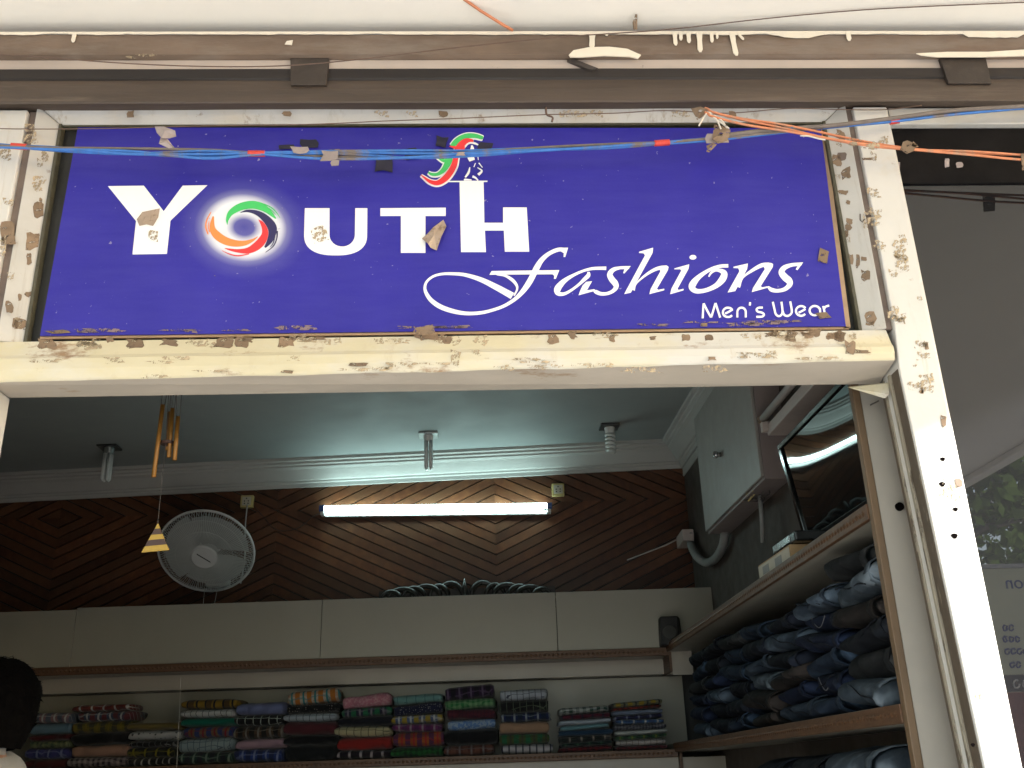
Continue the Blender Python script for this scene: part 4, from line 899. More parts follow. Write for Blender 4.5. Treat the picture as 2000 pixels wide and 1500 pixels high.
# ---- wind chime just inside the doorway
YW = D + .45
wcm = root('wind_chime', PY(325, 775, YW), 'gold wind chime tubes with a striped triangular sail hanging inside the doorway', 'wind chime')
top_z = PY(330, 740, YW).z
ring_c = Vector((PY(333, 770, YW).x, YW, top_z + .03))
MB().lathe([(.032, 0), (.036, .004), (.036, .012), (.0, .014)], ring_c, UP, 20).build('top_disc', M['brass'], wcm)
MB().tube([ring_c + UP * .012, Vector((ring_c.x, YW + .0, LU + .35))], .0012, 5).build('hanging_string', M['string'], wcm)
for (x0, y0), (x1, y1), dy in (((318, 791), (300, 932), -.018), ((337, 798), (330, 893), .0), ((348, 814), (341, 899), -.010), ((331, 805), (327, 879), .03)):
    a = PY(x0, y0, YW + dy); b_ = PY(x1, y1, YW + dy)
    o_ = MB().tube([a, b_], .0063, 12).build('chime_tube', M['brass'], wcm, smooth=False)
    for p in o_.data.polygons: p.use_smooth = len(p.vertices) == 4
    for sx in (-.005, .005): MB().tube([a + Vector((sx, 0, -.006)), Vector((ring_c.x + (a.x - ring_c.x) * .7 + sx * 2, YW + dy * .6, ring_c.z))], .0009, 5).build('string', M['string'], wcm)
MB().tube([ring_c, PY(308, 1023, YW - .005)], .0008, 5).build('sail_string', M['string'], wcm)
MB().lathe([(.020, 0), (.020, .008)], PY(327, 868, YW + .005), UP, 16).build('striker', M['sail_brown'], wcm)
ap, b1, b2 = Vector((308, 1022)), Vector((276, 1079)), Vector((329.5, 1074))
for k, (t0, t1) in enumerate(((0, .19), (.19, .40), (.40, .58), (.58, .79), (.79, 1))):
    q = [ap.lerp(b1, t0), ap.lerp(b1, t1), ap.lerp(b2, t1), ap.lerp(b2, t0)]
    MB().prism([PY(p.x, p.y, YW - .005) for p in q], (.001, .005, 0)).build('sail_stripe', M['sail_yellow' if k % 2 == 0 else 'sail_brown'], wcm)

# ---- wall fan
fc = PB(403, 1077, WD - .28); RF = .268
fax = (-CH * cos(radians(44)) - UP * sin(radians(44)) + R0 * .06).normalized()       # blowing direction, tipped down
fu = (UP - fax * UP.dot(fax)).normalized(); fv = fax.cross(fu)
fn = root('wall_fan', fc - UP * .3, 'dusty grey wall fan with round wire guard, tipped down from the planks', 'fan')
def fp(r_, a, h): return fc + (fu * cos(a) + fv * sin(a)) * r_ + fax * h
MB().tube([fp(RF, 2 * pi * i / 64, 0) for i in range(64)], .0075, 8, closed=True).build('rim', M['fan_hub'], fn, smooth=True)
g = MB()
for i in range(120):
    a = 2 * pi * i / 120
    g.tube([fp(.072, a, .060), fp(.14, a, .056), fp(.21, a, .044), fp(.252, a, .022), fp(RF, a, 0)], .0016, 4, cap=False)
for rr_, hh in ((.16, .053), (.225, .039)): g.tube([fp(rr_, 2 * pi * i / 48, hh) for i in range(48)], .0016, 5, closed=True)
o_ = g.build('front_guard', M['fan'], fn); o_['kind'] = 'stuff'
g = MB()
for i in range(60):
    a = 2 * pi * i / 60
    g.tube([fp(.06, a, -.085), fp(.16, a, -.085), fp(.24, a, -.055), fp(RF, a, 0)], .0013, 4, cap=False)
o_ = g.build('rear_guard', M['fan'], fn); o_['kind'] = 'stuff'
MB().lathe([(.074, .052), (.074, .062), (.066, .068), (.0, .070)], fc, fax, 32).build('hub_cap', M['fan_hub'], fn)
MB().prism([fp(.045, radians(52), .0705) + fu * .004, fp(.045, radians(52), .0705) - fu * .004, fp(.045, radians(232), .0705) - fu * .004, fp(.045, radians(232), .0705) + fu * .004], fax * .001).build('brand_mark', M['pin'], fn)
for k in range(3):
    a0 = 2 * pi * k / 3 + .4; mb = MB(); nr, na = 7, 7; vs = []
    for i in range(nr):
        r_ = .045 + (.235 - .045) * i / (nr - 1)
        for j in range(na):
            a = a0 + (j / (na - 1)) * (1.95 + .12 * sin(pi * i / (nr - 1))) ; vs.append(fp(r_, a, -.035 + .045 * (j / (na - 1))))
    mb.add(vs, [(i * na + j, i * na + j + 1, (i + 1) * na + j + 1, (i + 1) * na + j) for i in range(nr - 1) for j in range(na - 1)]).build('blade', M['fan_grey'], fn, smooth=True)
MB().lathe([(.05, .02), (.055, -.04), (.075, -.09), (.07, -.17), (.04, -.19)], fc, fax, 24).build('motor_housing', M['fan_hub'], fn, smooth=True)
mp_ = fc - fax * .13
MB().tube([mp_, mp_ - UP * .10, BW(mp_.dot(R0) + .02, WD - .05, mp_.z - .16)], .026, 10).build('neck', M['fan'], fn, smooth=True)
MB().bbox(mp_.dot(R0) - .045, mp_.dot(R0) + .085, WD - .10, WD - .012, mp_.z - .26, mp_.z - .12).build('wall_base', M['fan'], fn, bevel=.012)
for x0, y0, x1, y1 in ((400, 1148, 387, 1278), (425, 1148, 402, 1268)):
    MB().tube([PB(x0, y0, WD - .25), PB(x1, y1, WD - .38)], .0013, 5).build('pull_cord', M['string_pale'], fn)
    MB().tube([PB(x1, y1 - 5, WD - .38), PB(x1 + 2, y1 + 14, WD - .38)], .004, 6).build('cord_toggle', M['fan_hub'], fn)
MB().tube(cr_curve([PB(483, 985, WD - .055), PB(479, 1030, WD - .09), PB(478, 1090, WD - .10), PB(470, 1140, WD - .06)], 5), .004, 6).build('power_cord', M['fan_hub'], fn, smooth=True)

# ---- carved ornament on top of the shelf unit, in front of the planks
oz = PB(900, 1163, SD + .30)
orn = root('carved_ornament', PB(915, 1165, SD + .25), 'carved scrollwork crest standing behind the top edge of the white shelf panels', 'ornament')
for sgn in (1, -1):
    for (cx, w_, h_) in ((-28, 60, 36), (-75, 70, 30), (-120, 70, 24), (-52, 46, 30), (-100, 56, 26), (-145, 44, 18)):
        pts = []
        for t in np.linspace(0, 1, 14):
            a = pi * (1 - t * 1.25); rr_ = 1 - .45 * t
            x = 912 + sgn * (cx + w_ * .5 * cos(a) * rr_); y = 1168 - sgn * cx * .02 - h_ * sin(max(a, -.6)) * rr_
            pts.append(PB(x, y, SD + .25 + .01 * sin(t * 6)))
        MB().tube(pts, [.004 + .012 * sin(pi * t) for t in np.linspace(0.1, .95, 14)], 7).build('scroll', M['carving'], orn, smooth=True)
MB().tube([PB(908, 1165, SD + .25), PB(907, 1148, SD + .245), PB(907, 1130, SD + .25)], [.02, .016, .003], 8).build('crown_leaf', M['carving'], orn, smooth=True)
MB().bbox(PB(740, 1165, SD + .27).dot(R0), PB(1085, 1165, SD + .27).dot(R0), SD + .268, SD + .285, PB(900, 1200, SD + .27).z, PB(900, 1150, SD + .27).z).build('base_rail', M['carving'], orn)

# ================================================================== back shelf unit
zpt_ = PB(800, 1166, SD).z; zst, zsb = PB(800, 1281, SD).z, PB(800, 1297, SD).z
zl_t, zl_b = PB(800, 1480, SD).z, PB(800, 1495, SD).z
sL, sRr = -3.7, PB(1303, 1268, SD).dot(R0)
su = root('shelf_unit', BW(-.8, SD + .2, FLOOR), 'cream laminate wall shelf unit with brown carved edge strips holding folded shirts', 'shelf')
edges_px = [-420, 145, 627, 1088]
edg = [PB(x, 1230, SD).dot(R0) for x in edges_px] + [PB(1398, 1230, SD).dot(R0)]
for i in range(4):
    MB().bbox(edg[i] + .0015, edg[i + 1] - .0015, SD + .0 + random.uniform(0, .002), SD + .02, zst + .001, zpt_ - (.010 if i == 0 else 0)).build('front_panel', M['laminate'], su, bevel=.0015)
MB().bbox(sL, edg[4], SD + .021, SD + .30, zpt_ - .035, zpt_ - .015).build('top_board', M['laminate'], su)
MB().bbox(sL, sRr, SD + .006, SD + .34, zsb + .004, zst - .002).build('shelf_board', M['laminate2'], su)
MB().bbox(sL, sRr + .01, SD + .006, SD + .34, zl_b + .004, zl_t - .002).build('shelf_board', M['laminate2'], su)
zjo = PB(800, 1332, SD + .2).z
MB().bbox(sL, sRr + .12, SD + .22, SD + .36, zjo, zsb + .003).build('back_pelmet', M['laminate2'], su)
MB().bbox(sL, sRr + .12, SD + .345, SD + .36, zl_t - .001, zjo - .004).build('back_panel', M['laminate'], su)
zlow = .55
MB().bbox(sL, sRr + .10, SD + .05, SD + .07, zlow, zl_b - .002).build('lower_panel', M['laminate2'], su)
MB().bbox(sL, sRr + .10, SD + .071, SD + .34, FLOOR, zlow).build('plinth', M['laminate'], su)
# edge strips with a carved chain of small lozenges
def edge_strip(z0_, z1_, lab):
    st = MB().bbox(sL, sRr + .005, SD - .012, SD + .004, z0_, z1_).build('edge_strip', M['chain_wood'], su, bevel=.002)
    mb = MB(); s_ = -2.6; zc_ = (z0_ + z1_) / 2; h_ = (z1_ - z0_) * .24
    while s_ < sRr - .02:
        p = [BW(s_ - .010, SD - .0125, zc_), BW(s_, SD - .0125, zc_ - h_), BW(s_ + .010, SD - .0125, zc_), BW(s_, SD - .0125, zc_ + h_)]
        ap_ = BW(s_, SD - .0165, zc_); mb.add(p + [ap_], [(0, 1, 4), (1, 2, 4), (2, 3, 4), (3, 0, 4)]); s_ += .0235
    o_ = mb.build('carved_chain', M['chain_wood'], st); o_['kind'] = 'stuff'
edge_strip(zsb, zst, 'upper'); edge_strip(zl_b, zl_t, 'lower')
MB().bbox(sRr + .004, sRr + .018, SD - .013, SD + .30, PB(1308, 1312, SD).z, zst + .002).build('end_post', M['chain_wood'], su)
MB().bbox(sRr + .016, sRr + .030, SD - .013, SD + .30, zlow, zl_b + .02).build('end_post', M['chain_wood'], su)

# ================================================================== side shelf unit along the right wall
zS1 = PX(1330, 1238, XS).z - .003; zS1b = zS1 - .042; zS2 = PX(1400, 1441, XS).z - .004; zS2b = zS2 - .045
yN, yF = D + .18, SD - .02
ss = root('side_shelf', (XS + .14, 3.8, FLOOR), 'cream and brown side shelf unit along the right wall, packed with folded jeans', 'shelf')
KT = .0135                                             # the side shelves climb a little towards the door
def zt(y): return KT * (yF - y)
def sbox(x0, x1, y0, y1, z0, z1):
    return MB().hexa([(x, y, z + zt(y)) for x, y, z in ((x0, y0, z0), (x1, y0, z0), (x1, y1, z0), (x0, y1, z0), (x0, y0, z1), (x1, y0, z1), (x1, y1, z1), (x0, y1, z1))])
sbox(XS + .015, XW - .001, yN + .022, yF + .35, zS1b + .002, zS1 - .002).build('shelf_board', M['laminate'], ss)
sbox(XS + .015, XW - .001, yN + .022, yF + .35, zS2b + .002, zS2 - .002).build('shelf_board', M['laminate'], ss)
for a, b_ in ((zS1b, zS1), (zS2b, zS2)):
    st = sbox(XS, XS + .014, yN + .021, yF, a, b_).build('edge_strip', M['chain_wood'], ss, bevel=.002)
    mb = MB(); y_ = yN + .05; zc_ = (a + b_) / 2
    while y_ < yF - .03:
        zc_ = (a + b_) / 2 + zt(y_); mb.add([(XS - .0005, y_ - .010, zc_), (XS - .0005, y_, zc_ - .009), (XS - .0005, y_ + .010, zc_), (XS - .0005, y_, zc_ + .009), (XS - .004, y_, zc_)], [(0, 1, 4), (1, 2, 4), (2, 3, 4), (3, 0, 4)]); y_ += .0235
    o_ = mb.build('carved_chain', M['chain_wood'], st); o_['kind'] = 'stuff'
xe0 = PY(1662, 757, yN).x
MB().box(xe0 + .022, XW - .002, yN, yN + .02, FLOOR, 3.1).build('end_panel', M['side_panel'], ss, bevel=.002)
MB().box(xe0, xe0 + .0215, yN - .004, yN + .021, FLOOR, 3.1).build('end_lipping', M['lipping'], ss, bevel=.003)
MB().box(XW - .02, XW - .003, yN + .022, yF + .3, FLOOR, zS1b).build('back_panel', M['int_wall'], ss)
MB().box(XS + .02, XW - .004, yN + .022, yF + .3, FLOOR, FLOOR + .4).build('plinth', M['laminate'], ss)
hp = PY(1752, 990, yN - .002); MB().lathe([(.011, 0), (.008, -.004), (.011, -.008)], (hp.x + .006, yN - .0, hp.z), AY, 16).build('cable_hole', M['hole'], ss)
cpx = PB(1322, 1290, SD)
MB().bbox(sRr + .02, PB(1352, 1290, SD).dot(R0), SD + .002, SD + .02, PB(1325, 1318, SD).z, zst - .002).build('corner_panel', M['laminate2'], ss)
MB().bbox(sRr + .031, PB(1420, 1480, SD).dot(R0), SD + .002, SD + .02, zlow, zl_b - .004).build('corner_panel', M['laminate2'], ss)

# ---- folded garments
def fold_mesh(name, seed, sharp=2.6, wob=.05, nx=14, na=14, endr=.25):
    """unit loaf: x in -.5...5 (length), y in 0..1 (depth, front at 0), z in 0..1"""
    rnd = random.Random(seed); vs = []
    for i in range(nx):
        t = i / (nx - 1) * 2 - 1; s_ = (1 - abs(t) ** 8) ** (1 / 3.0) * endr + (1 - endr) if abs(t) < 1 else 1 - endr
        for j in range(na):
            a = 2 * pi * j / na; ca, sa = cos(a), sin(a)
            yy = .5 - .5 * math.copysign(abs(ca) ** (2 / sharp), ca) * (.9 + .1 * s_); z_ = .5 + .5 * math.copysign(abs(sa) ** (2 / sharp), sa) * s_
            nz_ = noise.noise(Vector((t * 1.6 + seed * 5.1, yy * 1.5, z_))) * wob
            nz_ += noise.noise(Vector((t * 5 + seed * 3.3, yy * 4, z_ * 2))) * wob * .35
            vs.append(((t * .5) + nz_ * .4, yy + nz_, min(1.04, max(0, z_ + nz_ * (1 if z_ > .1 else .1)))))
    fs = [(i * na + j, (i + 1) * na + j, (i + 1) * na + (j + 1) % na, i * na + (j + 1) % na) for i in range(nx - 1) for j in range(na)]
    fs += [tuple(range(na)), tuple((nx - 1) * na + j for j in range(na - 1, -1, -1))]
    me = bpy.data.meshes.new(name); me.from_pydata(vs, [], fs)
    for p in me.polygons: p.use_smooth = True
    return me
def scaled(me, name, sx, sy, sz):
    m2 = me.copy(); m2.name = name
    for v in m2.vertices: v.co = Vector((v.co.x * sx, v.co.y * sy, v.co.z * sz))
    return m2
W = (.55, .56, .56); K = (.008, .008, .010); NV = (.012, .014, .045); MR = (.085, .012, .018); CR = (.52, .46, .26)
SH = [
 (50, 133, 1392, [('plaid', ((.30, .16, .18), (.10, .12, .17), W)), ('plain', ((.16, .27, .36),)), ('plain', (MR,)), ('gingham', ((.05, .08, .05), (.22, .25, .12))), ('plaid', ((.03, .04, .16), (.05, .05, .2), (.2, .22, .4))), ('plain', ((.09, .02, .02),))],
  ['pink and grey plaid', 'pale blue plain', 'maroon plain', 'green and olive small check', 'deep blue plaid', 'dark red plain']),
 (133, 250, 1376, [('plaid', ((.20, .04, .025), (.12, .02, .02), W)), ('plaid', ((.05, .08, .14), (.14, .03, .04), W)), ('plaid', ((.16, .13, .02), (.05, .05, .03), (.2, .15, .02))), ('plain', (K,)), ('plain', ((.42, .24, .17),)), ('gingham', ((.04, .03, .04), (.4, .33, .32)))],
  ['brick red plaid with white stripes', 'blue and maroon plaid with white blocks', 'olive yellow plaid', 'black plain', 'peach plain', 'tiny multicolour check']),
 (245, 347, 1411, [('plain', ((.17, .125, .035),)), ('dots', ((.50, .50, .50), (.05, .05, .06)), 2.2), ('grid', (K, (.2, .2, .2))), ('plaid', (K, (.03, .03, .02), (.30, .25, .02))), ('stripe', ((.02, .018, .016), (.45, .42, .38)))],
  ['olive brown plain', 'white with dark blotches', 'black fine grid', 'black plaid with yellow', 'black with white stripes']),
 (348, 456, 1366, [('stripe', ((.26, .16, .02), (.015, .015, .02), (.10, .06, .02)), 1.3), ('grid', (W, (.08, .08, .09))), ('plain', ((.004, .14, .095),)), ('plaid', ((.22, .13, .06), (.03, .05, .17), (.25, .02, .03))), ('grid', ((.30, .38, .40), (.1, .14, .17))), ('plaid', ((.02, .05, .04), (.02, .02, .03), (.2, .26, .2)))],
  ['mustard and brown striped', 'white windowpane check', 'emerald green plain', 'red, tan and blue plaid', 'pale blue grid', 'bottle green plaid']),
 (455, 553, 1373, [('plain', ((.17, .20, .38),)), ('grid', (K, (.36, .40, .36)), 1.3), ('plaid', ((.09, .055, .03), (.012, .012, .012), (.22, .2, .17))), ('plain', ((.42, .27, .33),)), ('plaid', ((.03, .06, .24), (.02, .03, .1), (.2, .24, .42)))],
  ['lavender blue plain', 'black with white grid', 'brown and black plaid', 'dusty pink plain', 'royal blue plaid']),
 (553, 656, 1347, [('plaid', ((.50, .45, .38), (.50, .18, .03), (.04, .22, .24))), ('dots', (K, (.5, .45, .4))), ('grid', ((.42, .48, .54), (.08, .1, .13)), 1.1), ('plain', ((.10, .022, .03),)), ('plain', (K,)), ('plain', ((.012, .014, .016),))],
  ['orange, white and teal plaid', 'black polka dot', 'pale blue windowpane', 'wine red plain', 'black plain', 'charcoal plain']),
 (658, 763, 1357, [('floral', ((.52, .20, .26), (.62, .34, .38)), .8), ('plaid', ((.02, .02, .05), (.02, .16, .07), (.22, .2, .24))), ('plain', ((.010, .011, .018),)), ('grid', ((.50, .45, .27), (.12, .11, .06)), 1.2), ('plain', ((.30, .022, .018),)), ('stripe', ((.02, .015, .02), (.4, .35, .36)), 1.6)],
  ['pink floral', 'green and navy plaid', 'midnight black plain', 'cream windowpane check', 'bright red plain', 'dark pinstriped']),
 (765, 866, 1356, [('grid', ((.17, .34, .33), (.08, .2, .2)), 1.5), ('dots', (NV, (.45, .45, .42)), .8), ('plaid', ((.08, .12, .24), (.36, .26, .03), W)), ('plaid', ((.18, .03, .13), (.09, .02, .09), (.36, .28, .33))), ('plaid', ((.36, .10, .02), (.10, .03, .08), (.38, .03, .03))), ('gingham', ((.02, .13, .03), (.01, .03, .015)))],
  ['light teal grid', 'navy dotted', 'yellow and blue plaid', 'purple plaid', 'orange and red plaid', 'dark green gingham']),
 (868, 970, 1340, [('plaid', ((.035, .016, .05), (.015, .012, .02), (.14, .10, .17))), ('gingham', ((.02, .17, .05), (.20, .36, .18))), ('grid', ((.10, .018, .03), (.02, .01, .03)), .6), ('floral', ((.12, .24, .50), (.36, .46, .60)), .8), ('plain', (K,)), ('plaid', ((.08, .025, .018), (.15, .06, .04), (.2, .17, .17)))],
  ['dark purple plaid', 'green gingham', 'maroon fine check', 'blue floral', 'black plain', 'rust brown plaid']),
 (975, 1078, 1346, [('grid', ((.46, .50, .56), (.07, .08, .12))), ('grid', (K, (.12, .15, .1)), 1.1), ('plaid', ((.015, .025, .10), (.01, .02, .05), (.32, .36, .40))), ('plain', ((.40, .25, .16),)), ('plaid', ((.08, .10, .03), (.02, .14, .06), (.06, .06, .04))), ('stripe', ((.52, .50, .52), (.02, .02, .05)))],
  ['white and navy windowpane', 'black check', 'navy and white plaid', 'tan plain', 'olive and green plaid', 'white with dark stripes']),
 (1092, 1200, 1380, [('gingham', ((.50, .52, .50), (.01, .05, .035)), 1.3), ('stripe', ((.10, .012, .03), (.02, .015, .04)), 1.5), ('plain', ((.40, .46, .54),)), ('plain', ((.16, .32, .36),)), ('plain', ((.018, .05, .10),)), ('plaid', ((.03, .035, .03), (.015, .02, .02), (.32, .28, .25))), ('plaid', ((.01, .04, .03), (.01, .02, .02), (.05, .11, .07))), ('gingham', ((.15, .015, .02), (.03, .01, .015)))],
  ['dark green and white gingham', 'maroon striped', 'ice blue plain', 'sea blue plain', 'petrol blue plain', 'dark plaid with pale lines', 'very dark green plaid', 'dark red check']),
 (1200, 1306, 1368, [('plaid', ((.10, .17, .18), (.36, .25, .03), (.02, .02, .02))), ('gingham', ((.30, .035, .02), (.05, .01, .01))), ('plain', ((.20, .25, .36),)), ('plaid', ((.02, .02, .09), (.02, .02, .05), (.26, .28, .38))), ('plaid', ((.05, .15, .33), (.04, .08, .2), W)), ('gingham', ((.03, .03, .05), (.2, .2, .22)), .6), ('plain', ((.50, .53, .52),)), ('plaid', ((.05, .15, .06), (.02, .05, .03), (.2, .24, .05))), ('grid', ((.5, .47, .45), (.2, .14, .14))), ('gingham', ((.16, .02, .03), (.06, .02, .02)))],
  ['yellow and teal plaid', 'red and black check', 'light blue plain', 'indigo plaid', 'blue and white plaid', 'charcoal tiny check', 'white plain', 'green and yellow plaid', 'off-white grid', 'crimson check']),
]
ORD = ['first', 'second', 'third', 'fourth', 'fifth', 'sixth', 'seventh', 'eighth', 'ninth', 'tenth', 'eleventh', 'twelfth']
folds = [fold_mesh('folded_shirt', k, 3.0, .10, 20, 16, .22) for k in range(9)]
for si, (x0, x1, yt, cls, labs) in enumerate(SH):
    s0, s1 = PB(x0, 1470, SD + .03).dot(R0), PB(x1, 1470, SD + .03).dot(R0)
    ztop = PB((x0 + x1) / 2, yt, SD + .03).z; zbot = zl_t + .0005; nC = len(cls)
    wts = [random.uniform(.72, 1.35) for _ in cls]; H = ztop - zbot; z_ = zbot; tw_ = sum(wts)
    lean = .045 if si >= 10 else 0
    for li in range(nC - 1, -1, -1):
        hh = H * wts[li] / tw_; kind, colsx = cls[li][0], cls[li][1]; sc = cls[li][2] if len(cls[li]) > 2 else 1.0
        wdt = (s1 - s0) * random.uniform(.89, 1.0); dep = .26 * random.uniform(.92, 1.02)
        me = scaled(folds[(si * 4 + li * 5) % 9], 'folded_shirt', wdt, dep, hh * 1.06)
        ob = bpy.data.objects.new('folded_shirt', me); COL.objects.link(ob); me.materials.append(cloth(kind, colsx, sc))
        ob.location = BW((s0 + s1) / 2 + random.uniform(-.010, .010) + lean * (z_ - zbot) * .3, SD + .018 + random.uniform(-.008, .010), z_)
        ob.rotation_euler = (0, (-lean if li < 4 else -lean * .5) + random.uniform(-.025, .025) + (-.06 if (si in (5, 6, 7, 8) and li < 2) else 0), -YAW + random.uniform(-.03, .03))
        pos = 'on top of' if li == 0 else ('at the bottom of' if li == nC - 1 else ORD[li] + ' down in')
        tag(ob, f'{labs[li]} shirt, {pos} the {ORD[si]} stack from left', 'shirt', 'folded shirts on the back shelf')
        z_ += hh

# ---- jeans
JD = .23
DEN = [((.004, .005, .012), (.03, .04, .07)), ((.008, .016, .045), (.10, .17, .28)), ((.05, .08, .12), (.34, .42, .50)), ((.005, .007, .014), (.04, .05, .07)), ((.012, .014, .018), (.09, .095, .10)), ((.006, .010, .035), (.04, .065, .15)), ((.025, .045, .085), (.22, .30, .40)), ((.018, .014, .013), (.08, .065, .06))]
DNM = ['near-black denim', 'mid blue faded denim', 'pale washed denim', 'blue-black denim', 'grey denim', 'indigo denim', 'light blue whiskered denim', 'brownish grey denim']
jf = [fold_mesh('folded_jeans', 20 + k, 2.5, .13, 30, 20, .38) for k in range(9)]
dmats = [cloth('denim', tuple(tuple(v * JD for v in q) for q in d)) for d in DEN]
def jeans(y, z, ln, hh, v, mi, xo, lab, tilt=0, stitch=False, seam=False, group='folded jeans on the side shelf'):
    r_ = root('folded_jeans', (XS + xo, y, z), lab, 'jeans', group)
    me = scaled(jf[v % 9], 'denim_fold', ln, .25, hh); ob = bpy.data.objects.new('denim_fold', me); COL.objects.link(ob); ob.parent = r_
    me.materials.append(dmats[mi]); ob.rotation_euler = (0, 0, -pi / 2); r_.rotation_euler = (tilt, 0, random.uniform(-.05, .05))
    # waistband: raised flattened ring near the end that faces the door
    mb = MB(); e_ = -ln * random.uniform(.30, .40)
    mb.v = []
    wb = MB(); n_ = 16
    ring = []
    for q in (0, 1):
        for j in range(n_):
            a = 2 * pi * j / n_; ca, sa = cos(a), sin(a)
            ring.append(Vector((.125 - .131 * math.copysign(abs(ca) ** .8, ca), e_ - q * ln * .10, hh * (.5 + .53 * math.copysign(abs(sa) ** .8, sa)))))
    wb.add(ring, [(j, (j + 1) % n_, n_ + (j + 1) % n_, n_ + j) for j in range(n_)])
    m_ = bpy.data.meshes.new('waistband'); m_.from_pydata(ring, [], wb.f)
    for p in m_.polygons: p.use_smooth = True
    w_ob = bpy.data.objects.new('waistband', m_); COL.objects.link(w_ob); w_ob.parent = r_; m_.materials.append(dmats[mi])
    sd = w_ob.modifiers.new('thickness', 'SOLIDIFY'); sd.thickness = .004
    if seam:
        sg_ = random.choice((-1, 1)); pts = [(-.004 - .004 * sin(pi * t), ln * (-.34 + .62 * t), hh * (.5 + sg_ * (.28 - .5 * t) + .05 * sin(t * 9))) for t in np.linspace(0, 1, 9)]
        sm = MB().tube([Vector(p) for p in pts], .0022, 5); m_ = bpy.data.meshes.new('seam'); m_.from_pydata([tuple(v) for v in sm.v], [], sm.f)
        so = bpy.data.objects.new('seam', m_); COL.objects.link(so); so.parent = r_; m_.materials.append(dmats[0])
    if stitch:
        pts = [(-.003 - .0, ln * (.18 - .36 * t), hh * (.75 - .5 * sin(pi * t))) for t in np.linspace(0, 1, 10)]
        st_m = MB().tube([Vector(p) for p in pts], .0014, 4)
        m_ = bpy.data.meshes.new('stitching'); m_.from_pydata([tuple(v) for v in st_m.v], [], st_m.f); so = bpy.data.objects.new('stitching', m_); COL.objects.link(so); so.parent = r_; m_.materials.append(M['stitch'])
    return r_
COLN = ['nearest the door', 'second column from the door', 'third column from the door', 'fourth column from the door', 'fifth column from the door', 'sixth column from the door', 'by the far corner']
ncol = 7; y_a, y_b = yN + .075, PX(1345, 1380, XS).y + .02
cw = (y_b - y_a) / ncol
for c_ in range(ncol):
    avail = zS1b - zS2
    frac = [.93, .80, .78, .80, .82, .84, .80][c_]
    nl = 6; hh = avail * frac / nl; z_ = zS2 + .001 + zt(y_a + cw * (c_ + .5))
    for l_ in range(nl):
        hq = hh * random.uniform(.85, 1.15); mi = random.choice([0, 0, 3, 3, 4, 5, 5, 1, 7, 6] if (c_ * 2 + l_) % 4 else [2, 6, 1])
        lay = ['bottom', 'second row up', 'third row up', 'fourth row up', 'fifth row up', 'top'][l_]
        jeans(y_a + cw * (c_ + .5) + random.uniform(-.02, .02), z_, cw * random.uniform(.86, 1.14), hq * 1.16, c_ * 3 + l_, mi, random.uniform(.002, .03), f'{DNM[mi]} jeans, {lay}, {COLN[c_]}', seam=(c_ < 5 and l_ % 2 == c_ % 2), tilt=random.uniform(-.10, .10), stitch=(c_ < 3 and (c_ * 5 + l_ * 2) % 6 == 1))
        z_ += hq
lowz = zS2b - .36
MB().box(XS + .02, XW - .004, yN + .022, yF + .3, lowz - .03, lowz).build('shelf_board', M['laminate'], ss)
for k, (yy, hh_, mi) in enumerate(((yN + .16, .12, 0), (yN + .46, .335, 2), (yN + .86, .32, 3), (yN + 1.25, .31, 0))):
    z_ = lowz + .001
    nq = 3 if hh_ > .2 else 1
    for q in range(nq):
        jeans(yy, z_, .36, hh_ / nq * 1.1, k + q, mi if q == nq - 1 else 3, .004, f'{DNM[mi if q == nq - 1 else 3]} jeans, {["bottom", "middle", "top"][q if nq > 1 else 0]} of {ORD[k]} pile from the door, lowest shelf', group='jeans under the side shelf')
        z_ += hh_ / nq

# ================================================================== things above the side shelf
# television, tipped forward
yl = PX(1578, 1066, XS + .16).y; yr = max(PX(1688, 972, XS + .16).y, yN + .03) - .0
bl_ = PX(1578, 1066, XS + .16); tl_ = PY(1522, 870, bl_.y); y_near = yN + .05
upv = (tl_ - bl_); ln_ = y_near - bl_.y
nrm_ = Vector((0, -1, 0)).cross(upv).normalized()
if nrm_.x > 0: nrm_ = -nrm_
tv = root('television', bl_ + Vector((0, ln_ / 2, 0)), 'black flat television tipped forward above the jeans, mirroring the lit tube', 'television')
def tvp(a, b, k=0): return bl_ + Vector((0, ln_ * a, 0)) + upv * b + nrm_ * k
MB().hexa([tvp(0, 0, -.05), tvp(1, 0, -.05), tvp(1, 1, -.05), tvp(0, 1, -.05), tvp(0, 0, 0), tvp(1, 0, 0), tvp(1, 1, 0), tvp(0, 1, 0)]).build('casing', M['tv_black'], tv, bevel=.006)
bz = .03
for a0, a1, b0, b1 in ((0, 1, 0, .05), (0, 1, .95, 1), (0, .03, .05, .95), (.97, 1, .05, .95)):
    MB().hexa([tvp(a0, b0, .0005), tvp(a1, b0, .0005), tvp(a1, b1, .0005), tvp(a0, b1, .0005), tvp(a0, b0, .010), tvp(a1, b0, .010), tvp(a1, b1, .010), tvp(a0, b1, .010)]).build('bezel', M['tv_black'], tv, bevel=.003)
mb = MB(); n1, n2 = 14, 14                               # slightly bowed glossy screen
for j in range(n2 + 1):
    for i in range(n1 + 1):
        a = .03 + .94 * i / n1; b = .05 + .90 * j / n2; mb.v.append(tvp(a, b, .002 + .004 * sin(pi * i / n1) * sin(pi * j / n2)))
mb.f = [(j * (n1 + 1) + i, j * (n1 + 1) + i + 1, (j + 1) * (n1 + 1) + i + 1, (j + 1) * (n1 + 1) + i) for j in range(n2) for i in range(n1)]
mb.build('screen', M['screen'], tv, smooth=True)
wmx = tvp(.5, .5, -.05)
MB().box(wmx.x, XW - .001, wmx.y - .06, wmx.y + .06, wmx.z - .05, wmx.z + .05).build('wall_mount', M['iron'], tv)
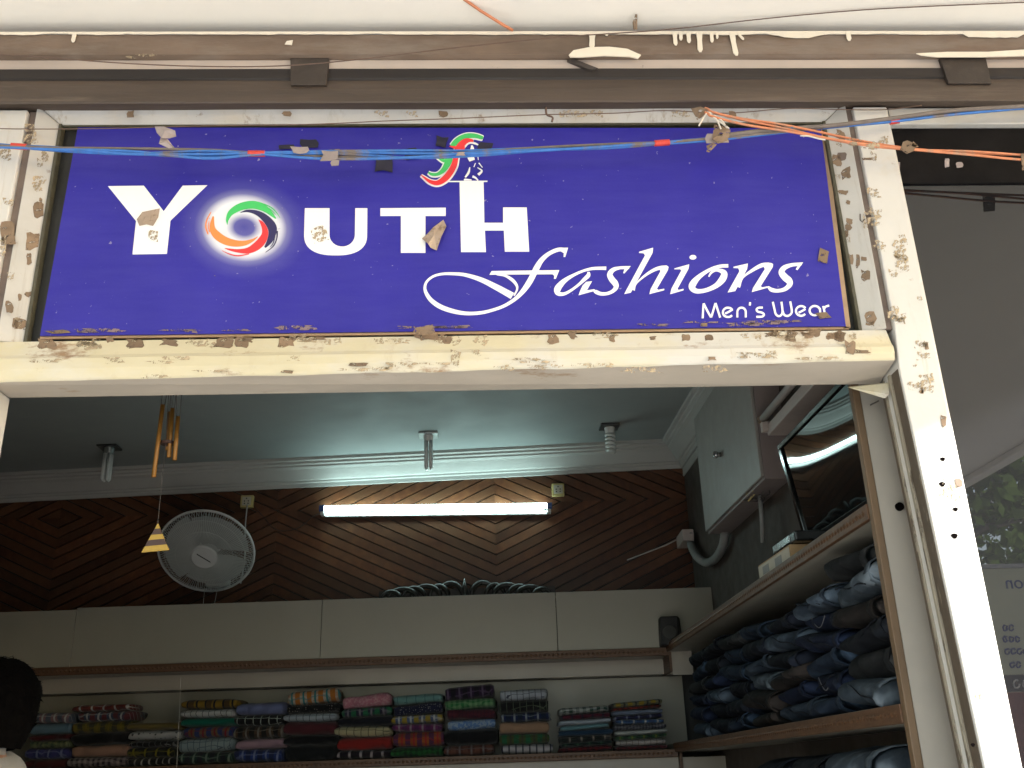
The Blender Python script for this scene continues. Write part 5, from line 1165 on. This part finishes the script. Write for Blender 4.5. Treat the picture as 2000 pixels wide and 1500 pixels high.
# white cabinet on the right wall
XC = XW - .125
q1, q2 = PX(1378, 1042, XC), PX(1488, 938, XC)
zcb = (q1.z + q2.z) / 2; zct = cl[1].z + .02
cbn = root('wall_cabinet', (XC + .06, (q1.y + q2.y) / 2, zcb), 'small white wall cabinet with a knob beside the television', 'cabinet')
MB().box(XC + .014, XW - .001, q2.y, q1.y, zcb, zct).build('box', M['cabinet_side'], cbn, bevel=.003)
MB().box(XC, XC + .013, q2.y + .004, q1.y - .004, zcb + .012, zct - .01).build('door', M['cabinet'], cbn, bevel=.003)
kp = PX(1408, 888, XC)
MB().lathe([(.012, 0), (.010, -.01), (.018, -.022), (.016, -.034), (.0, -.037)], (XC, kp.y, kp.z), AX, 16).build('knob', M['steel'], cbn, smooth=True)
# fluorescent batten (unlit) high on the right wall
p1, p2 = PX(1490, 818, XW - .10), PX(1560, 742, XW - .10)
ub2 = root('unlit_batten', (p1 + p2) / 2, 'unlit white tube lamp on the right wall above the television', 'lamp')
dr = Vector((0, (p2 - p1).y, 0)).normalized(); p2 = Vector((p1.x, yN + .25, p1.z))
MB().tube([p1, p2], .016, 12).build('tube', M['pipe_white'], ub2, smooth=True)
MB().box(p1.x + .01, XW - .002, p2.y, p1.y, p1.z - .075, p1.z - .03).build('batten', M['pipe_white'], ub2, bevel=.004)
MB().tube([p1 + Vector((0, -.004, 0)), p1 + Vector((0, .022, 0))], .019, 12).build('end_cap', M['tape'], ub2)
MB().box(p1.x - .012, p1.x + .05, p1.y - .02, p1.y + .01, p1.z - .06, p1.z - .017).build('holder', M['pipe_white'], ub2, bevel=.003)
# grey conduit loop under the cabinet, with its clamp and the white rail on the planks
cdt = root('conduit_loop', PB(1375, 1100, WD - .25), 'grey corrugated conduit looping under the white wall cabinet', 'conduit')
cpts = cr_curve([(PB(x, y, WD - .22) if k < 2 else PX(x, y, XW - .035 - (.03 if k == 2 else 0))) for k, (x, y) in enumerate(((1348, 1040), (1350, 1065), (1362, 1088), (1380, 1099), (1398, 1090), (1412, 1066), (1416, 1040)))], 14)
MB().tube(cpts, [.021 + .0025 * (i % 2) for i in range(len(cpts))], 10).build('hose', M['conduit'], cdt, smooth=True)
MB().bbox(PB(1328, 1050, WD - .15).dot(R0), PB(1350, 1050, WD - .15).dot(R0), WD - .24, WD - .012, PB(1340, 1062, WD - .15).z, PB(1340, 1040, WD - .15).z).build('clamp', M['pipe_white'], cdt, bevel=.004)
MB().tube([PB(1345, 1042, WD - .03), PB(1300, 1065, WD - .03), PB(1225, 1094, WD - .03)], .004, 8).build('thin_pipe', M['pipe_white'], cdt, smooth=True)
# yellow wires under the cabinet
wb_ = root('wire_tangle', PX(1482, 965, XC + .05), 'tangle of yellow and dark wires under the wall cabinet', 'wire')
rw = random.Random(3)
for k in range(6):
    c_ = PX(1478, 958, XC + .05); pts = [c_ + Vector((rw.uniform(-.04, .04), rw.uniform(-.09, .09), rw.uniform(-.045, .02))) for _ in range(5)]
    MB().tube(cr_curve([c_ + Vector((.02, 0, .03))] + pts, 6), .003, 6).build('strand', M['socket'] if k % 2 else M['string'], wb_, smooth=True)
MB().tube([PX(1484, 968, XC + .06), PX(1488, 1010, XC + .06), PX(1490, 1060, XC + .06)], .010, 8).build('drop_pipe', M['conduit'], wb_, smooth=True)
# carton with a black device on it
k1 = PX(1483, 1122, XS + .03); zS1 += zt(k1.y - .1)
ct = root('carton', (XS + .10, k1.y - .06, zS1), 'small printed carton standing on the side shelf left of the television', 'box')
ky0, ky1 = PX(1545, 1085, XS + .03).y, k1.y
MB().box(XS + .03, XS + .19, ky0, ky1, zS1 + .001, zS1 + .062).build('carton_body', M['cardboard'], ct, bevel=.002)
MB().box(XS + .031, XS + .188, ky1 + .0, ky1 + .0015, zS1 + .003, zS1 + .060).build('far_label', M['carton_white'], ct)
MB().box(XS + .0285, XS + .0295, ky0 + .01, ky1 - .004, zS1 + .008, zS1 + .056).build('label', M['carton_white'], ct)
for yy in (.25, .65):
    y_ = ky0 + (ky1 - ky0) * yy; MB().box(XS + .0272, XS + .0282, y_, y_ + (ky1 - ky0) * .2, zS1 + .018, zS1 + .046).build('printed_square', M['conduit'], ct)
bd = root('router_box', (XS + .11, ky0 + .04, zS1 + .063), 'glossy black device lying on top of the small carton', 'device')
MB().box(XS + .035, XS + .185, ky0 - .05, ky0 + (ky1 - ky0) * .55, zS1 + .0632, zS1 + .098).build('body', M['black_plastic'], bd, bevel=.006)
MB().box(XS + .0325, XS + .0345, ky0 + .0, ky0 + (ky1 - ky0) * .5, zS1 + .070, zS1 + .092).build('front_trim', M['steel'], bd)
# black speaker in the corner, on the back shelf end
spk = PB(1310, 1252, SD - .06); s0, s1 = PB(1288, 1240, SD - .05).dot(R0), PB(1334, 1240, SD - .05).dot(R0)
spz = zst + .001; spt = PB(1310, 1205, SD - .05).z
spo = root('speaker', BW((s0 + s1) / 2, SD + .06, spz), 'small black loudspeaker in the corner where the two shelves meet', 'speaker')
MB().prism([BW(s0, SD - .10, spz), BW(s1 - .03, SD - .10, spz), BW(s1, SD - .02, spz), BW(s1, SD - .002, spz), BW(s0, SD - .002, spz)], (0, 0, 0.001)).build('foot', M['speaker'], spo)
hs = spt - spz
prf = [(s0, SD - .10), (s1 - .03, SD - .10), (s1, SD - .03), (s1, SD - .003), (s0, SD - .003)]
MB().add([BW(a, b, spz + .002) for a, b in prf] + [BW(a + (.006 if a < s1 - .01 else -.006), b + .012 if b < SD - .01 else b, spt) for a, b in prf], [tuple(range(5)), tuple(range(9, 4, -1))] + [(i, (i + 1) % 5, 5 + (i + 1) % 5, 5 + i) for i in range(5)]).build('cabinet', M['speaker'], spo, bevel=.008)
MB().lathe([(.036, 0), (.034, .003), (.0, .001)], BW((s0 + s1 - .03) / 2, SD - .104, spz + hs * .45), CH, 24).build('cone', M['black_plastic'], spo)
# loose white cord in front of the shirts
lc = root('hanging_cord', PB(350, 1400, SD - .05), 'thin pale cord hanging straight down in front of the shirts below the fan', 'cord')
MB().tube([PB(353, 1322, SD - .05), PB(350, 1400, SD - .05), PB(345, 1500, SD - .05), PB(342, 1560, SD - .05)], .0016, 5).build('strand', M['string_pale'], lc)

# ================================================================== person at the lower left, seen from behind, just inside the doorway
hc = PY(-26, 1402, D + .75)                       # centre of the head
HT = hc.z + .125
PR_TURN = pi * .48
pr = root('person', (hc.x, hc.y, FLOOR), 'person with short dark hair and a white shirt seen from behind at the lower left', 'person')
sc_ = (HT - FLOOR) / 1.72
def skin(name, verts, edges, radii, mat, parent, sub=2, rootv=0):
    me = bpy.data.meshes.new(name); me.from_pydata(verts, edges, []); o = bpy.data.objects.new(name, me); COL.objects.link(o); o.parent = parent
    me.materials.append(mat)
    sk = o.modifiers.new('skin', 'SKIN'); sk.use_smooth_shade = True
    for i, r_ in enumerate(radii):
        me.skin_vertices[0].data[i].radius = r_ if isinstance(r_, tuple) else (r_, r_); me.skin_vertices[0].data[i].use_root = (i == rootv)
    ss_ = o.modifiers.new('sub', 'SUBSURF'); ss_.levels = sub; ss_.render_levels = sub
    return o
def S(*p): return tuple(c * sc_ for c in p)
zh = 1.60
bv = [S(0, 0, .95), S(0, .01, 1.12), S(0, .01, 1.32), S(0, 0, 1.44), S(0, .0, 1.50), S(0, .01, 1.56), S(0, .005, 1.63), S(0, 0, 1.685),
      S(.10, 0, .90), S(.11, .01, .50), S(.11, -.02, .08), S(.11, .12, .03), S(-.10, 0, .90), S(-.11, .01, .50), S(-.11, -.02, .08), S(-.11, .12, .03),
      S(.18, 0, 1.40), S(.24, -.01, 1.12), S(.23, .10, .90), S(.22, .17, .82), S(-.18, 0, 1.40), S(-.24, -.01, 1.12), S(-.23, .10, .90), S(-.22, .17, .82)]
be = [(0, 1), (1, 2), (2, 3), (3, 4), (4, 5), (5, 6), (6, 7), (0, 8), (8, 9), (9, 10), (10, 11), (0, 12), (12, 13), (13, 14), (14, 15), (3, 16), (16, 17), (17, 18), (18, 19), (3, 20), (20, 21), (21, 22), (22, 23)]
brd = [(.15, .11), (.14, .10), (.16, .11), (.09, .07), (.056, .056), (.070, .085), (.074, .092), (.05, .06), .085, .058, .04, .035, .085, .058, .04, .035, .055, .042, .032, .026, .055, .042, .032, .026]
skin('body', bv, be, [tuple(x * sc_ for x in (r_ if isinstance(r_, tuple) else (r_, r_))) for r_ in brd], M['skin'], pr)
# fingers: short chains rooted in the palms
for sx in (1, -1):
    for k in range(5):
        bx = sx * (.22 - .018 * (k - 1)) ; r_ = .0085
        if k == 0: f_ = [S(sx * .19, .17, .82), S(sx * .17, .20, .80), S(sx * .165, .215, .775)]
        else: f_ = [S(bx, .175, .80), S(bx, .20, .765 - .006 * (2 - abs(k - 2))), S(bx, .205, .735 - .01 * (2 - abs(k - 2))), S(bx, .19, .715 - .012 * (2 - abs(k - 2)))]
        skin('finger', f_, [(i, i + 1) for i in range(len(f_) - 1)], [r_ * sc_] * len(f_), M['skin'], pr, 1)
sv = [S(0, 0, .90), S(0, .01, 1.12), S(0, .01, 1.32), S(0, 0, 1.45), S(.18, 0, 1.41), S(.235, -.01, 1.17), S(-.18, 0, 1.41), S(-.235, -.01, 1.17)]
skin('shirt', sv, [(0, 1), (1, 2), (2, 3), (3, 4), (4, 5), (3, 6), (6, 7)], [tuple(x * sc_ for x in q) for q in [(.175, .13), (.165, .12), (.185, .13), (.10, .085), (.075, .075), (.065, .065), (.075, .075), (.065, .065)]], M['shirt_white'], pr)
MB().lathe([(.066 * sc_, 0), (.068 * sc_, .02), (.062 * sc_, .045), (.058 * sc_, .045)], Vector((hc.x, hc.y + .0, FLOOR + 1.475 * sc_)), Vector((0, .12, 1)), 24).build('collar', M['shirt_white'], pr, smooth=True)
tvs = [S(0, 0, .97), S(.10, 0, .88), S(.11, .01, .50), S(.11, -.02, .10), S(-.10, 0, .88), S(-.11, .01, .50), S(-.11, -.02, .10)]
skin('trousers', tvs, [(0, 1), (1, 2), (2, 3), (0, 4), (4, 5), (5, 6)], [tuple(x * sc_ for x in q) for q in [(.165, .125), (.10, .10), (.075, .075), (.065, .065), (.10, .10), (.075, .075), (.065, .065)]], M['trousers'], pr)
# face: eyes, nose, mouth, ears (turned into the shop)
hz = FLOOR + 1.615 * sc_
MB().tube([(hc.x, hc.y + .085, hz + .02), (hc.x, hc.y + .118, hz - .015), (hc.x, hc.y + .09, hz - .022)], [.008, .014, .008], 8).build('nose', M['skin'], pr, smooth=True)
for sx in (-1, 1):
    MB().lathe([(.0, -.010), (.010, -.004), (.010, .004), (.0, .010)], (hc.x + sx * .032, hc.y + .086, hz + .012), AY, 12).build('eye', M['print_white'], pr, smooth=True)
    MB().lathe([(.004, -.006), (.026, -.004), (.030, .003), (.018, .008)], (hc.x + sx * .084, hc.y + .0, hz - .01), (sx, -.3, 0), 14).build('ear', M['skin'], pr, smooth=True)
MB().tube([(hc.x - .025, hc.y + .083, hz - .055), (hc.x, hc.y + .094, hz - .057), (hc.x + .025, hc.y + .083, hz - .055)], [.003, .006, .003], 6).build('mouth', M['tape'], pr, smooth=True)
# hair: uneven cap of strands
rh = random.Random(5); hb = MB(); ctr = Vector((hc.x, hc.y - .005, hz + .025))
nu, nv = 26, 16
for j in range(nv + 1):
    ph = pi * .74 * j / nv
    for i in range(nu):
        th = 2 * pi * i / nu; lim = 1.0
        fr_ = max(0, sin(th)) ; ph2 = ph * (1 - .48 * fr_)
        d_ = Vector((sin(ph2) * cos(th), sin(ph2) * sin(th), cos(ph2)))
        rr_ = 1 + .05 * noise.noise(d_ * 3.1) + .03 * noise.noise(d_ * 9)
        hb.v.append(ctr + Vector((d_.x * .112, d_.y * .134, d_.z * (.118 if d_.z > 0 else .20))) * rr_)
hb.f = [(j * nu + i, j * nu + (i + 1) % nu, (j + 1) * nu + (i + 1) % nu, (j + 1) * nu + i) for j in range(nv) for i in range(nu)]
hair = hb.build('hair', M['hair'], pr, smooth=True)
tb_ = MB()
for k in range(900):
    th = rh.uniform(0, 2 * pi); ph = math.acos(rh.uniform(-.45, 1)); ph *= (1 - .45 * max(0, sin(th)))
    d_ = Vector((sin(ph) * cos(th), sin(ph) * sin(th), cos(ph))); p0 = ctr + Vector((d_.x * .111, d_.y * .133, d_.z * (.117 if d_.z > 0 else .195)))
    tg = Vector((rh.uniform(-.5, .5), rh.uniform(-.8, .2), -.35 + rh.uniform(-.4, .4))); tg = (tg - d_ * tg.dot(d_)).normalized()
    p1 = p0 + tg * .018 + d_ * .004; p2 = p0 + tg * .034 + d_ * rh.uniform(.0, .009); sd_ = d_.cross(tg) * .0022
    tb_.add([p0 - sd_, p0 + sd_, p1 + sd_ * .8, p1 - sd_ * .8, p2], [(0, 1, 2, 3), (3, 2, 4)])
o_ = tb_.build('hair_strands', M['hair'], pr); o_['kind'] = 'stuff'
pr.rotation_euler = (0, 0, PR_TURN)

# ================================================================== across the pavement: what the window pane mirrors
YG = D + .030
def mirrored(px, py, yv): p = PY(px, py, yv); return Vector((p.x, 2 * YG - p.y, p.z))
yv = 6.6
A1, A2 = mirrored(1880, 1112, yv), mirrored(2130, 1112, yv); zb1 = mirrored(1960, 1318, yv).z; zb0 = mirrored(1960, 1306, yv).z; yb = A1.y; zt1 = A1.z
M['board'] = pm('pale_board', (.70, .75, .55), .5, .06, 4); M['board_blue'] = pm('board_blue', (.02, .06, .35), .5, .05, 10); M['board_dark'] = pm('board_dark', (.02, .02, .03), .5, .1, 10); M['board_red'] = pm('board_red', (.25, .05, .04), .6, .1, 10)
sbx0, sbx1 = A1.x, A2.x
sb = root('standing_signboard', ((sbx0 + sbx1) / 2, yb, .06), 'pale yellow-green signboard with blue lettering, seen mirrored in the dark window', 'sign')
zm = mirrored(1960, 1318, yv).z; z5 = mirrored(1960, 1352, yv).z
MB().box(sbx0, sbx1, yb - .03, yb, zm, zt1).build('panel', M['board'], sb, bevel=.004)
MB().box(sbx0, sbx1, yb - .03, yb, z5, zm - .002).build('name_strip', M['board_dark'], sb, bevel=.003)
MB().box(sbx0, sbx1, yb - .03, yb, .35, z5 - .002).build('lower_stand_in', M['board_red'], sb, bevel=.003)  # red strip, lengthened as a stand-in for clutter to screen the mirrored pavement
MB().box(sbx0 - .02, sbx1 + .02, yb - .035, yb + .004, zt1 + .001, zt1 + .03).build('top_rail', M['steel'], sb)
for x in (sbx0 + .05, sbx1 - .05): MB().box(x - .02, x + .02, yb - .07, yb - .032, .06, zt1).build('leg', M['iron'], sb)
fc_ = bpy.data.curves.new('board_word', 'FONT'); fc_.body = 'Saloon'; fc_.size = .125; fc_.extrude = .001
to = bpy.data.objects.new('board_word', fc_); COL.objects.link(to); dg = bpy.context.evaluated_depsgraph_get()
me = bpy.data.meshes.new_from_object(to.evaluated_get(dg)); bpy.data.objects.remove(to)
xs_ = [v.co.x for v in me.vertices]; wd_ = max(xs_) - min(xs_)
lo = bpy.data.objects.new('board_word', me); COL.objects.link(lo); me.materials.clear(); me.materials.append(M['board_blue']); lo.parent = sb
n_end = mirrored(1964, 1140, yv).x
lo.rotation_euler = (pi / 2, 0, pi); lo.location = Vector((n_end + max(xs_), yb + .003, mirrored(1976, 1150, yv).z)) - origin_of(sb)
rg = random.Random(11)
for k, (px0, px1, py_) in enumerate(((1958, 1980, 1226), (1958, 1994, 1248), (1962, 2030, 1272), (1972, 1990, 1298))):
    x = px0
    while x < px1:
        pts = []
        for t in np.linspace(0, 1, 9):
            a = t * 2 * pi * rg.uniform(.8, 1.1) + rg.uniform(0, .4); pts.append(mirrored(x + 5 + 4.5 * cos(a), py_ + 6 * sin(a), yv) + Vector((0, .004, 0)))
        MB().tube(pts, .0055, 5).build('printed_glyph', M['board_blue'], sb); x += 12
for x in (1985, 2003, 2021):
    pts = [mirrored(x + 6 * cos(a), 1336 + 8 * sin(a), yv) + Vector((0, .004, 0)) for a in np.linspace(0, 5.2, 9)]; MB().tube(pts, .006, 5).build('printed_glyph', M['print_white'], sb)

def tree(name, x, y, h, tr, cr, seed, lab, leaves=1900, lean=0):
    rt = random.Random(seed); r_ = root(name, (x, y, 0), lab, 'tree', 'trees across the street')
    trunk = cr_curve([(x, y, -.1), (x + lean * .3, y + .1, h * .25), (x + lean, y, h * .5), (x + lean * 1.2, y - .1, h * .8)], 6)
    MB().tube(trunk, [tr * (1 - .75 * i / (len(trunk) - 1)) for i in range(len(trunk))], 10).build('trunk', M['bark'], r_, smooth=True)
    cen = []
    for k in range(9):
        a = rt.uniform(0, 2 * pi); q0 = Vector((x + lean, y, h * rt.uniform(.35, .7))); q1 = q0 + Vector((cos(a) * cr * rt.uniform(.5, .95), sin(a) * cr * rt.uniform(.5, .95), rt.uniform(.3, .35 * h)))
        MB().tube([q0, (q0 + q1) / 2 + Vector((0, 0, .2)), q1], [tr * .35, tr * .22, tr * .06], 7).build('limb', M['bark'], r_, smooth=True); cen.append(q1); cen.append((q0 + q1) / 2 + Vector((0, 0, .3)))
    lf = MB()
    for k in range(leaves):
        c_ = rt.choice(cen); d_ = Vector((rt.gauss(0, 1), rt.gauss(0, 1), rt.gauss(0, .8))) * cr * .22
        p = c_ + d_; u_ = Vector((rt.gauss(0, 1), rt.gauss(0, 1), rt.gauss(0, 1))).normalized(); v_ = u_.orthogonal().normalized(); L = rt.uniform(.09, .17)
        lf.add([p - u_ * L, p + v_ * L * .4, p + u_ * L, p - v_ * L * .4], [(0, 1, 2, 3)])
    lf.build('crown', M['leaf'], r_)
tree('street_tree', 6.0, -8.6, 7.0, .22, 2.4, 1, 'pale-trunked leafy tree across the street, mirrored in the dark window')
tree('street_tree', 8.6, -10.5, 7.5, .2, 2.6, 2, 'bushy tree behind the signboard, mirrored at the right of the dark window', lean=.4)
tree('street_tree', 3.2, -12.5, 8.0, .25, 2.8, 3, 'tall tree left of the other street trees, mirrored in the window')
tree('street_tree', 12.5, -16, 8.0, .25, 3.0, 4, 'farthest street tree, to the right in the mirrored view')
